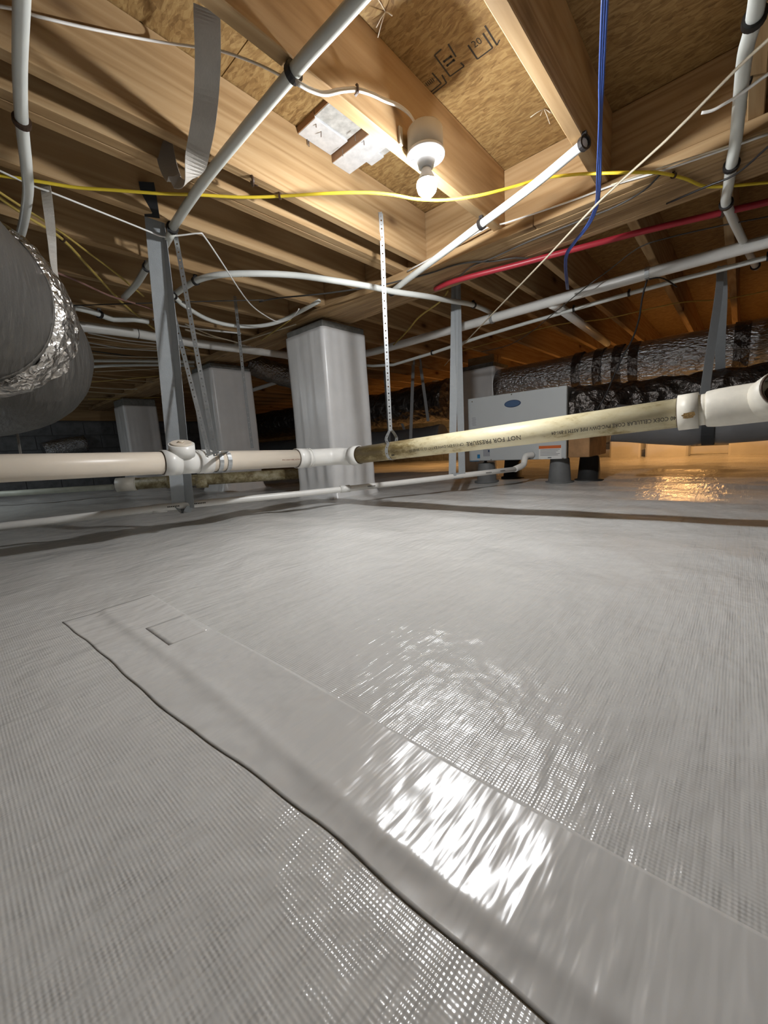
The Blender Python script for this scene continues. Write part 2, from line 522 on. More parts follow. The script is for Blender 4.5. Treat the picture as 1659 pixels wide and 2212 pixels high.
# ================================================================== THE SETTING
def hf(x, y):
    """height of the liner over the ground"""
    far = min(1.0, max(0.0, (math.hypot(x, y) - 0.7) / 1.2))
    z = 0.010 * (noise.noise(V((x * 0.9, y * 0.9, 3.1))))
    z *= 0.15 + 0.85 * far
    z += far * 0.017 * noise.noise(V((x * 1.3 + y * 0.5, y * 3.4, 9.0)))
    z += far * 0.010 * noise.noise(V((x * 3.1, y * 8.0, 1.0)))
    return z
def axis_steps(lo, hi, base, grow):
    a = [0.0]
    while a[-1] < hi: a.append(a[-1] + base + grow * a[-1])
    b = [0.0]
    while b[-1] > lo: b.append(b[-1] - base + grow * b[-1])
    return sorted(set(b[1:] + a))
xs = axis_steps(-8.2, 4.2, 0.030, 0.022); ys = axis_steps(-3.0, 7.0, 0.025, 0.010)
bm = bmesh.new()
grid = [[bm.verts.new((x, y, hf(x, y))) for y in ys] for x in xs]
for i in range(len(xs) - 1):
    for j in range(len(ys) - 1):
        bm.faces.new((grid[i][j], grid[i + 1][j], grid[i + 1][j + 1], grid[i][j + 1])).smooth = True
floor = obj('floor', bm, LINER, kind='structure')
floor['label'] = 'white vapour barrier sheeting laid over the crawl space ground'

# the seam: a smooth strip lying over the edge of the next sheet, raised where the edge runs under it
def lay(x0, x1, y0f, y1f, nx, ny, lift):
    b = bmesh.new(); g = []
    for i in range(nx + 1):
        x = x0 + (x1 - x0) * i / nx; row = []
        for j in range(ny + 1):
            y = y0f(x) + (y1f(x) - y0f(x)) * j / ny
            row.append(b.verts.new((x, y, hf(x, y) + lift(x, y))))
        g.append(row)
    for i in range(nx):
        for j in range(ny):
            b.faces.new((g[i][j], g[i + 1][j], g[i + 1][j + 1], g[i][j + 1])).smooth = True
    bot = bmesh.ops.extrude_face_region(b, geom=b.faces[:])
    bmesh.ops.translate(b, vec=(0, 0, -0.0008), verts=[v for v in bot['geom'] if isinstance(v, bmesh.types.BMVert)])
    return b
def edge_y(x):
    K = ((-1.2, 0.122), (-1.056, 0.130), (-0.51, 0.154), (-0.253, 0.176), (-0.059, 0.181), (0.3, 0.19), (1.0, 0.20))
    for (a, ya), (b, yb) in zip(K, K[1:]):
        if x <= b: return ya + (yb - ya) * (x - a) / (b - a) + 0.0008 * math.sin(x * 47) + 0.0015 * math.sin(x * 13)
    return K[-1][1]
def far_y(x): return 0.305 + 0.002 * math.sin(x * 9)
def lift(x, y):
    d = y - (0.205 + 0.004 * math.sin(x * 8))
    return 0.0012 + 0.0022 * (1 / (1 + math.exp(-d / 0.0035))) + 0.0015 * math.exp(-(d / 0.010) ** 2)
obj('seam_strip', lay(-1.07, 0.9, edge_y, far_y, 240, 40, lift), LINER_S, floor, label='smooth white strip along the sheet seam')
obj('seam_tape', lay(-0.86, -0.74, lambda x: 0.225, lambda x: 0.30, 12, 8, lambda x, y: 0.0004 + lift(x, y)), LINER_S, floor, label='short white tape patch at the seam end')

# ceiling: strand board over the joists
ceil = bpy.data.objects.new('ceiling', None); COL.objects.link(ceil); ceil.location = (0, 0, ZS)
ceil['kind'] = 'structure'; ceil['label'] = 'strand board subfloor carried on pine joists'
PX = [-8.2, -5.84, -3.42, -1.0, 1.42, 4.2]
PY = [-3.0, -1.66, -0.45, 0.76, 1.90, 3.12, 4.34, 5.56, 7.0]
for i in range(len(PX) - 1):
    for j in range(len(PY) - 1):
        obj('osb_panel', BOX((PX[i] + 0.0015, PY[j] + 0.0015, ZS), (PX[i + 1] - 0.0015, PY[j + 1] - 0.0015, ZS + 0.019)), OSB, ceil)
def joist(x0, y0, y1, wdt=0.038, z0=ZJ):
    return obj('joist', BOX((x0, y0, z0), (x0 + wdt, y1, ZS - 0.0005), 0.0025), W_Y, ceil)
GY0, GY1 = 1.80, 2.05
NEAR = [-0.451, -0.857, -1.268, -1.692, -2.052, -2.43, -2.836, -3.24, -3.65, -4.06, -4.46, -4.87, -5.28, -5.68, -6.09, -6.5, -6.9, -7.3, -7.7]
NEAR += [-0.045, 0.36, 0.77, 1.17, 1.58, 1.98, 2.39, 2.8, 3.2, 3.6]
for x in NEAR:
    joist(x, -3.0, GY0 - 0.001)
joist(-1.431, -3.0, GY0 - 0.001); joist(-1.3915, -3.0, GY0 - 0.001)
FAR = [-0.118, -0.428, -0.83, -1.055, -1.235, -1.64, -2.046, -2.45, -2.86, -3.26, -3.67, -4.08, -4.48, -4.9, -5.3, -5.7, -6.1, -6.5, -6.92, -7.3, 0.28, 0.69, 1.1, 1.5, 1.9, 2.3, 2.7, 3.1, 3.5]
for x in FAR:
    joist(x, GY1 + 0.001, 6.4)
# the dropped-in bearer: six plies and the ledger strips the joists sit on
gird = thing('girder', (-2.0, 1.925, ZG), 'long built-up girder of six dark-stained pine plies crossing over the wrapped piers', 'beam')
pw = (GY1 - GY0) / 6
for k in range(6):
    obj('ply', BOX((-8.0, GY0 + k * pw + 0.0012, ZG + random.uniform(0, 0.004)), (4.1, GY0 + (k + 1) * pw - 0.0012, ZS - 0.001), 0.003), W_G if k else W_X, gird)
xl = -8.0
for ln in (2.4, 2.35, 1.95, 0.62, 1.15, 1.9, 1.7):
    obj('ledger', BOX((xl, 1.762, ZG + 0.002), (xl + ln - 0.002, GY0 - 0.001, ZJ - 0.001), 0.003), W_X, gird)
    xl += ln

# foundation walls
def block_wall(name, lo, hi, axis, label):
    """coursed block wall: recessed mortar core and one piece per block"""
    lo, hi = V(lo), V(hi)
    th = 1 - axis
    clo, chi = lo.copy(), hi.copy(); clo[th] += 0.012; chi[th] -= 0.012
    wl = obj(name, BOX(clo, chi), MORTAR, kind='structure', label=label)
    L, H, mo = 0.406, 0.203, 0.010
    sz = V((0, 0, 0)); sz[axis] = L - mo; sz[th] = hi[th] - lo[th]; sz[2] = H - mo
    b0 = BOX(-sz / 2, sz / 2, 0.004)
    me = bpy.data.meshes.new('block'); b0.to_mesh(me); b0.free(); me.materials.append(WALLB)
    row = 0; z = lo.z
    while z + H <= hi.z + 0.01:
        a = lo[axis] + (0.203 if row % 2 else 0.0)
        while a + L <= hi[axis] + 0.01:
            c = V((0, 0, 0)); c[axis] = a + L / 2; c[th] = (lo[th] + hi[th]) / 2; c[2] = z + H / 2
            seat_part('block', me, c, wl); a += L
        z += H; row += 1
    return wl
block_wall('wall_left', (-7.95, -2.4, -0.02), (-7.75, 6.4, 1.01), 1, 'dark concrete block foundation wall far behind the silver duct')
block_wall('wall_back', (-7.7, 6.2, -0.02), (3.9, 6.4, 1.01), 0, 'concrete block foundation wall beyond the air handler')
for nm, lo, hi in (('wall_right', (3.9, -2.9, -0.02), (4.1, 6.4, 1.22)), ('wall_front', (-7.95, -2.95, -0.02), (4.1, -2.75, 1.22))):
    obj(nm, BOX(lo, hi), WALLB, kind='structure', label='plain foundation wall behind the viewer' if nm == 'wall_front' else 'foundation wall on the right of the crawl space')
for nm, lo, hi in (('trim_1', (-7.97, -2.7, 1.015), (-7.75, 6.4, ZS)), ('trim_2', (-7.7, 6.2, 1.015), (3.9, 6.42, ZS))):
    obj(nm, BOX(lo, hi), W_Y if nm == 'trim_1' else W_X, kind='structure', label='sill and band board on the left wall' if nm == 'trim_1' else 'sill and band board on the back wall')
# the liner turned up the back wall behind the ducts, with short stub piers
obj('baseboard_back', BOX((-3.5, 6.165, 0.0), (3.8, 6.198, 0.10), 0.008), LINER_W, kind='structure', label='white liner turned up at the foot of the back wall')

# ================================================================== PIERS
def pier(x0, x1, y0, y1, ztop, label, cap_h, seed, pleat=True, wood_top=True):
    t = thing('wrapped_pier', ((x0 + x1) / 2, (y0 + y1) / 2, 0), label, 'pier')
    bm = bmesh.new(); per = []
    r = 0.03
    cs = [((x0 + r, y0 + r), 180), ((x1 - r, y0 + r), 270), ((x1 - r, y1 - r), 0), ((x0 + r, y1 - r), 90)]
    for i, ((cx, cy), a0) in enumerate(cs):
        for k in range(5):
            a = math.radians(a0 + 90 * k / 4); per.append((cx + r * math.cos(a), cy + r * math.sin(a), math.cos(a), math.sin(a)))
        (nx, ny), na = cs[(i + 1) % 4]
        a = math.radians(a0 + 90)
        ax, ay = cx + r * math.cos(a), cy + r * math.sin(a)
        b = math.radians(na); bx, by = nx + r * math.cos(b), ny + r * math.sin(b)
        for k in range(1, 24):
            q = k / 24; per.append((ax + (bx - ax) * q, ay + (by - ay) * q, math.cos(a), math.sin(a)))
    rows = []; nz = 46
    for j in range(nz + 1):
        q = j / nz; z = -0.012 + (ztop + 0.012) * q
        ring = []
        for k, (x, y, ux, uy) in enumerate(per):
            s = x - y
            d = 0.0065 * noise.noise(V((x * 9 + seed, y * 9, z * 2.3))) * (1 - q * 0.55)
            d += 0.004 * noise.noise(V((x * 22 + seed, y * 22, z * 1.2)))
            if pleat: d += 0.011 * math.exp(-((z - 0.17) / 0.07) ** 2) * (math.sin(s * 62 + seed) * 0.5 + 0.5)
            d += 0.03 * math.exp(-max(z, 0) / 0.035)
            ring.append(bm.verts.new((x + ux * d, y + uy * d, z)))
        rows.append(ring)
    n = len(per)
    for a, b in zip(rows, rows[1:]):
        for k in range(n): bm.faces.new((a[k], a[(k + 1) % n], b[(k + 1) % n], b[k])).smooth = True
    bm.faces.new(rows[-1])
    obj('liner_wrap', bm, LINER_W, t)
    obj('concrete_cap', BOX((x0 + 0.012, y0 + 0.012, ztop), (x1 - 0.012, y1 - 0.012, ztop + cap_h), 0.006), CONC, t, label='bare grey concrete top')
    if wood_top: obj('timber_shim', BOX((x0 + 0.05, GY0 + 0.02, ztop + cap_h), (x1 - 0.05, min(y1 - 0.05, GY1), ZG), 0.002), W_X, t, label='flat wooden shim under the girder')
    return t
pier(-2.43, -2.02, 1.765, 2.17, 1.107, 'white sheeting wrapped pier standing nearest in the middle, under the girder', 0.045, 1.3)
pier(-3.93, -3.52, 1.74, 2.15, 1.107, 'dim white wrapped pier second in the girder row, behind the wide grey strap', 0.045, 4.7, False)
pier(-6.42, -6.0, 1.74, 2.15, 1.06, 'farthest white wrapped pier beside the left block wall, bare dark block on top', 0.092, 8.2, False)
pier(-2.34, -1.945, 3.98, 4.36, 1.08, 'white wrapped pier behind the air handler, beside the large foil duct', 0.045, 12.2, False, False)
bp = thing('timber_post_cap', (-2.14, 4.17, 1.126), 'short wooden beam piece on the pier behind the air handler', 'beam')
for k in range(2):
    obj('ply', BOX((-2.30, 4.08 + k * 0.09, 1.126), (-1.99, 4.16 + k * 0.09, ZJ - 0.001), 0.002), W_X, bp)

# ================================================================== LAMP
BX, BY = -0.765, 1.135
lamp = thing('bulb_holder_lamp', (BX, BY, 1.187), 'lit bare bulb in a white lampholder on a round junction box nailed to a joist', 'lamp')
obj('junction_box', lathe(bmesh.new(), [(0.0, 1.257), (0.049, 1.257), (0.053, 1.252), (0.054, 1.192), (0.0, 1.192)], (BX, BY, 0)), BOXP, lamp, label='beige round junction box')
obj('nail_bracket', BOX((-0.818, BY - 0.062, 1.215), (-0.812, BY - 0.048, 1.262)), BOXP, lamp)
obj('nail_bracket', BOX((-0.818, BY + 0.048, 1.215), (-0.812, BY + 0.062, 1.262)), BOXP, lamp)
lh = obj('lampholder', lathe(bmesh.new(), [(0.0, 1.194), (0.056, 1.194), (0.058, 1.190), (0.057, 1.184), (0.050, 1.180), (0.030, 1.177), (0.026, 1.168), (0.0235, 1.156), (0.017, 1.153), (0.0, 1.153)], (BX, BY, 0), 40), PORC, lamp, label='white round lampholder')
for dx, dy in ((0.034, 0.02), (-0.03, -0.026)):
    obj('screw_slot', BOX((BX + dx - 0.007, BY + dy - 0.002, 1.1772), (BX + dx + 0.007, BY + dy + 0.002, 1.1805)), INKG, lh)
obj('outlet_face', BOX((BX - 0.014, BY - 0.048, 1.1768), (BX + 0.006, BY - 0.026, 1.1805), 0.002), LGREY, lh)
obj('bulb_cap', lathe(bmesh.new(), [(0.0, 1.1535), (0.015, 1.153), (0.0145, 1.1485), (0.0, 1.1480)], (BX, BY, 0), 20), PAINTW, lamp)
def bulb_neck(z):
    return [(0.0, z + 0.050), (0.013, z + 0.050), (0.0165, z + 0.038), (0.025, z + 0.020), (0.0297, z + 0.0105), (0.0, z + 0.0105)]
def bulb_dome(z):
    return [(0.0, z + 0.010), (0.0298, z + 0.010), (0.031, z), (0.027, z - 0.015), (0.018, z - 0.025), (0.008, z - 0.0295), (0.0, z - 0.030)]
obj('bulb_neck', lathe(bmesh.new(), bulb_neck(1.105), (BX, BY, 0), 24), PORC, lamp, label='opaque white neck of the bulb')
obj('bulb', lathe(bmesh.new(), bulb_dome(1.105), (BX, BY, 0), 24), BULBM, lamp, label='glowing white bulb')
def far_lamp(x, y, z, label, m=None):
    t = thing('keyless_lamp', (x, y, z), label, 'lamp')
    obj('lampholder', lathe(bmesh.new(), [(0.0, ZJ), (0.05, ZJ), (0.055, ZJ - 0.02), (0.022, ZJ - 0.035), (0.02, z + 0.05), (0.0, z + 0.05)], (x, y, 0)), PORC, t)
    obj('bulb_neck', lathe(bmesh.new(), bulb_neck(z), (x, y, 0), 20), PORC, t)
    obj('added_hood', lathe(bmesh.new(), [(0.020, z + 0.055), (0.045, z + 0.045), (0.075, z - 0.012), (0.073, z - 0.012), (0.043, z + 0.042), (0.020, z + 0.051)], (x, y, 0), 24), CAB_SIDE, t)  # unseen hood, added to cut the bulb's upward light on the joists
    obj('bulb', lathe(bmesh.new(), bulb_dome(z), (x, y, 0), 20), m or WARMM, t)
far_lamp(-0.42, 5.15, 0.95, 'warm bulb hidden behind the large foil duct on the right')
far_lamp(-3.35, 5.0, 0.98, 'warm bulb hidden behind the dark ducts beyond the middle pier')

far_lamp(-5.1, -0.75, 1.08, 'cool white bulb out of sight behind the silver duct at left', COOLM)

# ================================================================== MAIN DRAIN PIPE
RP = 0.0452
A0 = V((-1.775, -0.9, 0.372)); A1 = V((-1.755, 1.33, 0.293))          # run along the joists
B0 = V((-1.60, 1.55, 0.288)); B1 = V((-0.125, 1.565, 0.378))           # run along the girder
dp = thing('drain_pipe', (-1.7, 1.45, 0.29), 'thick cream plastic drain pipe turning a corner across the view, hung on straps', 'pipe')
ta = (A1 - A0).normalized(); tb = (B1 - B0).normalized()
def onA(x, y):  # point of run A on the sight line's bearing
    v = ray(x, y); k = (A0.x - EYE.x) / v.x; yy = v.y * k
    return A0 + ta * ((yy - A0.y) / ta.y)
def onB(x, y):
    v = ray(x, y); k = (B0.y - EYE.y) / v.y; xx = v.x * k
    return B0 + tb * ((xx - B0.x) / tb.x)
obj('pipe_run', PIPE(A0, A1, RP), PVC, dp, label='clean cream pipe length')
obj('pipe_run', PIPE(B0, B1 + tb * 0.02, RP), PVC_OLD, dp, label='older yellowed pipe length with printed lettering')
# corner bend: two hubs and a quarter turn
el = bmesh.new()
pipe(el, A1 - ta * 0.055, A1 + ta * 0.008, RP * 1.15, RP)
pipe(el, B0 - tb * 0.008, B0 + tb * 0.05, RP * 1.15, RP)
mid = V((A1.x + 0.012, B0.y - 0.01, 0.29))
tube(el, smooth_path([A1 - ta * 0.0, A1 + ta * 0.06, V((-1.735, 1.485, 0.29)), V((-1.69, 1.53, 0.289)), B0 - tb * 0.05, B0], 6), RP * 1.06, 28)
tube(el, ring_path(A1 + ta * 0.03, ta, RP * 1.1), 0.004, 6)
obj('elbow', el, PVC_W, dp, label='white corner elbow with two hubs')
# cleanout tee left of the straps
tc = onA(393, 995)
te = bmesh.new()
pipe(te, tc - ta * 0.085, tc - ta * 0.02, RP * 1.17, RP)
pipe(te, tc + ta * 0.055, tc + ta * 0.115, RP * 1.15, RP)
pipe(te, tc - ta * 0.022, tc + ta * 0.06, RP * 1.10, RP)
up = V((0.30, -0.10, 0.95)).normalized()
pipe(te, tc + up * 0.030, tc + up * 0.080, 0.050, 0.0)
obj('cleanout_tee', te, PVC_W, dp, label='white tee fitting')
plug = bmesh.new()
tube(plug, [tc + up * 0.080, tc + up * 0.086], 0.041, 24)
tube(plug, [tc + up * 0.086, tc + up * 0.094], 0.013, 4)
obj('cleanout_plug', plug, PVC, dp, label='round screw plug')
# coupling and sanitary tee at the right end
c1 = onB(1487, 890)
cp = bmesh.new()
pipe(cp, c1 - tb * 0.026, c1 + tb * 0.024, RP * 1.2, RP)
obj('coupling', cp, PVC_FIT, dp, label='weathered coupling with brown glue smear')
sa = bmesh.new()
pipe(sa, c1 + tb * 0.024, c1 + tb * 0.045, RP * 1.02, RP)
tube(sa, smooth_path([c1 + tb * 0.040, c1 + tb * 0.055, c1 + tb * 0.16, c1 + tb * 0.36], 4), lambda q: RP * (1.06 + 0.18 * min(1, q * 2.2)), 32)
hubc = c1 + tb * 0.165
hd = V((0.42, -0.82, 0.30)).normalized()
obj('sanitary_tee', sa, PVC_FIT, dp, label='swept tee fitting at the right edge')
hb = bmesh.new(); pipe(hb, hubc + hd * 0.01, hubc + hd * 0.085, RP * 1.22, RP * 1.02)
hub = obj('tee_hub', hb, PVC_FIT, dp)
rg = bmesh.new(); tube(rg, ring_path(hubc + hd * 0.0855, hd, RP * 1.12), 0.0028, 6)
tube(rg, [hubc + hd * 0.05, hubc + hd * 0.054], RP * 0.55, 16)
obj('primer_ring', rg, BROWN, hub, label='dark ring of pipe primer')
GLUE = plain('brown_glue', (0.30, 0.185, 0.065), 0.6, 0, 0.5, 220)
def smear(c, along, ang, ra_, rl, rad, seed):
    b = bmesh.new(); n = 22
    def at(u, v):
        a = ang + v / rad
        return c + tb * (along + u) + V((0, -math.cos(a), math.sin(a))) * (rad + 0.0007)
    mid_ = b.verts.new(at(0, 0)); rim = []
    for k in range(n):
        t__ = 2 * math.pi * k / n; q_ = 1 + 0.45 * noise.noise(V((math.cos(t__) * 2, math.sin(t__) * 2, seed)))
        rim.append(b.verts.new(at(rl * q_ * math.cos(t__), ra_ * q_ * math.sin(t__))))
    for k in range(n): b.faces.new((mid_, rim[k], rim[(k + 1) % n]))
    return obj('glue_smear', b, GLUE, dp)
smear(c1, 0.004, math.radians(-14), 0.009, 0.016, RP * 1.2, 1.0)
smear(c1, 0.083, math.radians(-16), 0.008, 0.012, RP * 1.10, 5.0)
for c_, ax_ in ((A1 - ta * 0.0555, ta), (tc - ta * 0.0855, ta), (B0 + tb * 0.0505, tb), (c1 - tb * 0.0265, tb)):
    obj('glue_line', tube(bmesh.new(), ring_path(c_, ax_, RP * 1.03), 0.0018, 6), BROWN, dp)
# printed lettering, upside down as the pipe was laid
phi0 = math.radians(-12)
def on_pipe(x0, ref=phi0):
    def fn(u, v):
        a = ref - v / RP
        p = B0 + tb * ((x0 - u - B0.x) / tb.x)
        return p + V((0, -math.cos(a), math.sin(a))) * (RP + 0.0006)
    return fn
for s, xa, xb, size, off in (('40 COEX CELLULAR CORE PVC-DWV PIPE ASTM F-891-04', 1462, 1198, 0.0185, 0),
                        ('NOT FOR PRESSURE', 1133, 1016, 0.026, 0.06), ('CP-110-EPS-DWV EXT17 12-11 06:05:07', 1010, 893, 0.0175, 0.04)):
    pa, pb = onB(xa, 920), onB(xb, 930)
    obj('printed_lettering', mapped_text(bmesh.new(), s, size, on_pipe(pa.x, phi0 + off), width=abs(pa.x - pb.x)), INK, dp)
tx = bmesh.new()
q = onB(858, 976).x
for k in range(6):
    f = on_pipe(q, phi0 - 0.25); u0 = -0.009 + k * 0.003
    v4 = [tx.verts.new(f(u, v)) for u, v in ((u0, 0), (u0 + 0.0022, 0), (u0 + 0.0022, 0.008), (u0, 0.008))]
    tx.faces.new(v4)
obj('printed_bars', tx, INK, dp)
tx = bmesh.new()
ph2 = math.radians(-12)
def on_run_a(y0):
    def fn(u, v):
        a = ph2 + v / RP
        p = A0 + ta * ((y0 + u - A0.y) / ta.y)
        return p + V((math.cos(a), 0, math.sin(a))) * (RP + 0.0006)
    return fn
ya, yb = onA(595, 1000).y, onA(644, 1000).y
mapped_text(tx, 'PVC DWV PIPE ASTM D 2665', 0.010, on_run_a(ya), width=abs(yb - ya))
obj('printed_lettering', tx, plain('red_brown_ink', (0.28, 0.10, 0.06), 0.6), dp, label='faded red-brown lettering')

# ================================================================== CONDENSATE PIPE
RC = 0.0172
cpts = [V((-2.42, -0.35, 0.112)), D(0, 1138, 1.62), D(400, 1091, 1.93), D(740, 1057, 2.32), D(1117, 1013, 2.74)]
a_, b_ = cpts[1], cpts[4]
cd = thing('condensate_pipe', (-1.9, 0.9, 0.1), 'thin white plastic pipe running low over the sheeting to the air handler', 'pipe')
obj('pipe_run', TUBE(cpts, RC, 14, 4), PVC_W, cd)
eb = D(1131, 1003, 2.78); et = D(1134, 986, 2.79)
e = bmesh.new(); tube(e, smooth_path([b_ - (b_ - cpts[3]).normalized() * 0.02, b_ + (eb - b_) * 0.5, eb + V((0, 0, 0.0)), et + V((0, 0, -0.01)), et + V((0.008, 0.02, 0.004)), V((et.x + 0.03, 2.828, et.z + 0.008))], 5), RC * 1.22, 14)
obj('elbow', e, PVC_W, cd)
for x, y, d in ((345, 1098, 1.885), (745, 1056, 2.325)):
    c = D(x, y, d); t_ = (cpts[3] - cpts[2]).normalized()
    obj('coupling', PIPE(c - t_ * 0.03, c + t_ * 0.03, RC * 1.22, RC * 0.9, 16), PVC_W, cd)
for x, y in ((375, 1094), (432, 1087), (800, 1050), (1052, 1021), (1083, 1017)):
    dd = 1 / (1 / 1.93 + (x - 400) / 340 * (1 / 2.32 - 1 / 1.93)) if x < 740 else 1 / (1 / 2.32 + (x - 740) / 377 * (1 / 2.74 - 1 / 2.32))
    c = D(x, y, dd); t_ = (cpts[3] - cpts[2]).normalized()
    nn = (EYE - c).normalized(); nn = (nn - t_ * nn.dot(t_)).normalized(); uu = t_.cross(nn)
    tx = bmesh.new()
    for k in range(7):
        v4 = [tx.verts.new(c + t_ * (-0.026 + k * 0.0075 + a) + nn * (RC + 0.0012) + uu * b) for a, b in ((0, -0.003), (0.005, -0.003), (0.005, 0.003), (0, 0.003))]
        tx.faces.new(v4)
    obj('printed_mark', tx, INK, cd)

# ================================================================== DIRTY DRAIN RUN BEHIND
sd = thing('soiled_drain_pipe', (-3.1, 1.3, 0.11), 'mud-stained drain pipe lying low behind the clean drain pipe, end fitting visible', 'pipe')
s0, s1 = D(262, 1047, 3.0), D(680, 1021, 3.42)
st = (s1 - s0).normalized()
obj('pipe_run', PIPE(s0 + st * 0.03, s1 + st * 0.35, 0.0445), PVC_SOIL, sd)
e = bmesh.new(); pipe(e, s0 - st * 0.03, s0 + st * 0.10, 0.052, 0.03); tube(e, ring_path(s0 + st * 0.10, st, 0.050), 0.004, 6)
obj('end_fitting', e, PVC_FIT, sd, label='grimy end fitting with dark rim')
for x, y, d in ((372, 1040, 3.1), (436, 1040, 3.16)):
    c = D(x, y, d); e = bmesh.new(); pipe(e, c - st * 0.04, c + st * 0.04, 0.052, 0.04)
    tube(e, ring_path(c + st * 0.04, st, 0.049), 0.004, 6)
    obj('hub', e, PVC_SOIL, sd, label='stained hub ring')
gp = obj('far_pipe', TUBE([D(-160, 1076, 3.7), D(0, 1067, 3.72), D(244, 1052, 3.8)], 0.026, 12), plain('green_white_pvc', (0.48, 0.50, 0.42), 0.5, 0, 0.15, 10))
tag(gp, 'thin pale green-grey pipe low on the far left behind the clean drain pipe', 'pipe')

# ================================================================== CLIPPED WATER AND VENT PIPES
def clip(c, axis, r, parent, m=None, up=True):
    """black tube talon: a hooked band round the pipe and a nailing lug"""
    b = bmesh.new()
    axis = V(axis).normalized()
    ribbon(b, ring_path(c, axis, r * 1.22, 0, 2 * math.pi, 16), r * 0.95, r * 0.4, axis)
    lug = V(c) + V((0, 0, r * 1.5)) if up else V(c)
    box(b, lug - V((r * 0.5,) * 3), lug + V((r * 0.5, r * 0.5, r * 0.5)))
    return obj('clip', b, m or BLACK, parent)
def run(name, label, m, r, pts, clips=(), seg=12, n=6, cat='pipe', clipmat=None):
    P = smooth_path(pts, n)
    t = thing(name, P[0], label, cat)
    obj('pipe_run', tube(bmesh.new(), P, r, seg), m, t)
    for c in clips:
        i = min(range(len(P)), key=lambda k: (P[k] - c).length)
        ax = P[min(i + 1, len(P) - 1)] - P[max(i - 1, 0)]
        clip(P[i], ax, r, t, clipmat)
    return t
zp = ZJ - 0.019
run('water_pipe', 'straight grey-white water pipe crossing under the joists at upper left, black clips', PEX_G, 0.0152,
    [V((0.2, 0.70, zp)), V((-0.607, 0.70, zp)), V((-0.83, 0.70, zp)), V((-1.3, 0.715, zp)), Z(372, 492, zp)],
    [Z(632, 160, zp), Z(371, 494, zp)], n=4)
run('water_pipe', 'short dim water pipe continuing below the grey-white pipe beside the wide strap', PEX_G, 0.0145,
    [Z(372, 500, zp - 0.005), Z(352, 535, zp - 0.005), Z(318, 577, zp - 0.005), Z(296, 612, zp - 0.01), Z(268, 643, zp - 0.03)],
    [Z(318, 577, zp - 0.005)], n=4)
run('water_pipe', 'white water pipe drooping straight down the upper left corner behind the silver duct', PEX, 0.0135,
    [Z(50, -120, 1.19), Z(47, 0, 1.19), Z(43, 150, 1.19), Z(47, 262, 1.18), Z(57, 360, 1.15), Z(60, 420, 1.15), Z(47, 497, 1.16), Z(28, 545, 1.165)],
    [Z(46, 255, 1.18)], clipmat=BROWN)
run('water_pipe', 'white water pipe from under the lamp bay slanting down to the girder, black open end', PEX, 0.0143,
    [Z(1262, 309, 1.195), Z(1235, 332, 1.195), Z(1150, 402, 1.168), Z(1040, 484, 1.155), Z(950, 552, 1.15), Z(880, 604, 1.152), Z(846, 631, 1.152)],
    [Z(1262, 309, 1.195), Z(1038, 485, 1.155), Z(848, 629, 1.152)])
run('water_pipe', 'long white water pipe arching under the joists left of the middle pier and over it', PEX, 0.0143,
    [Z(372, 640, 1.195), Z(400, 620, 1.195), Z(432, 603, 1.195), Z(480, 593, 1.19), Z(560, 591, 1.185), Z(640, 595, 1.18), Z(720, 606, 1.14), Z(800, 619, 1.122), Z(850, 630, 1.118),
     Z(920, 640, 1.125), Z(980, 651, 1.165), Z(1015, 657, 1.19), Z(1045, 668, 1.20), Z(1080, 685, 1.202)],
    [Z(422, 607, 1.195), Z(372, 640, 1.195), Z(1030, 662, 1.175)], n=4)
run('water_pipe', 'white water pipe sagging in a loop between the perforated straps and the middle pier', PEX, 0.0115,
    [Z(376, 640, 1.163), Z(398, 660, 1.158), Z(445, 688, 1.15), Z(495, 702, 1.14), Z(550, 705, 1.14), Z(600, 696, 1.15), Z(650, 672, 1.18), Z(690, 650, 1.195)],
    [Z(376, 640, 1.163)], n=4)
run('water_pipe', 'white water pipe hanging at the right edge past the girder, black clips', PEX, 0.0155,
    [V((0.01, -0.3, 1.19)), V((-0.012, 0.85, 1.19)), Z(1636, 0, 1.19), Z(1611, 110, 1.19), Z(1600, 200, 1.19), Z(1590, 300, 1.165), Z(1582, 345, 1.15), Z(1573, 405, 1.15), Z(1568, 435, 1.15), Z(1578, 462, 1.15), Z(1600, 510, 1.165), Z(1622, 555, 1.185), Z(1634, 578, 1.19)],
    [Z(1622, 52, 1.19), Z(1581, 356, 1.15), Z(1571, 440, 1.15), Z(1632, 575, 1.19)], n=5)
run('water_pipe', 'slim white water pipe parallel to and behind the thick white pipe at right', PEX, 0.0125,
    [V((0.9, 2.86, 1.15)), YP(1659, 556, 2.86), YP(1480, 601, 2.87), YP(1240, 668, 2.88), YP(1040, 727, 2.9), YP(850, 788, 2.92), V((-2.9, 2.95, 1.15))],
    [YP(1634, 572, 2.86), YP(1400, 622, 2.87), YP(1262, 662, 2.88), YP(968, 752, 2.9)], n=2)
run('hot_water_pipe', 'red water pipe running beside the far side of the girder', PEX_R, 0.0125,
    [Z(1720, 418, 1.155), Z(1659, 436, 1.155), Z(1560, 459, 1.155), Z(1400, 497, 1.155), Z(1250, 536, 1.15), Z(1120, 571, 1.15), Z(985, 606, 1.15), Z(940, 625, 1.155)],
    [Z(1540, 466, 1.155)], n=4, clipmat=BROWN)
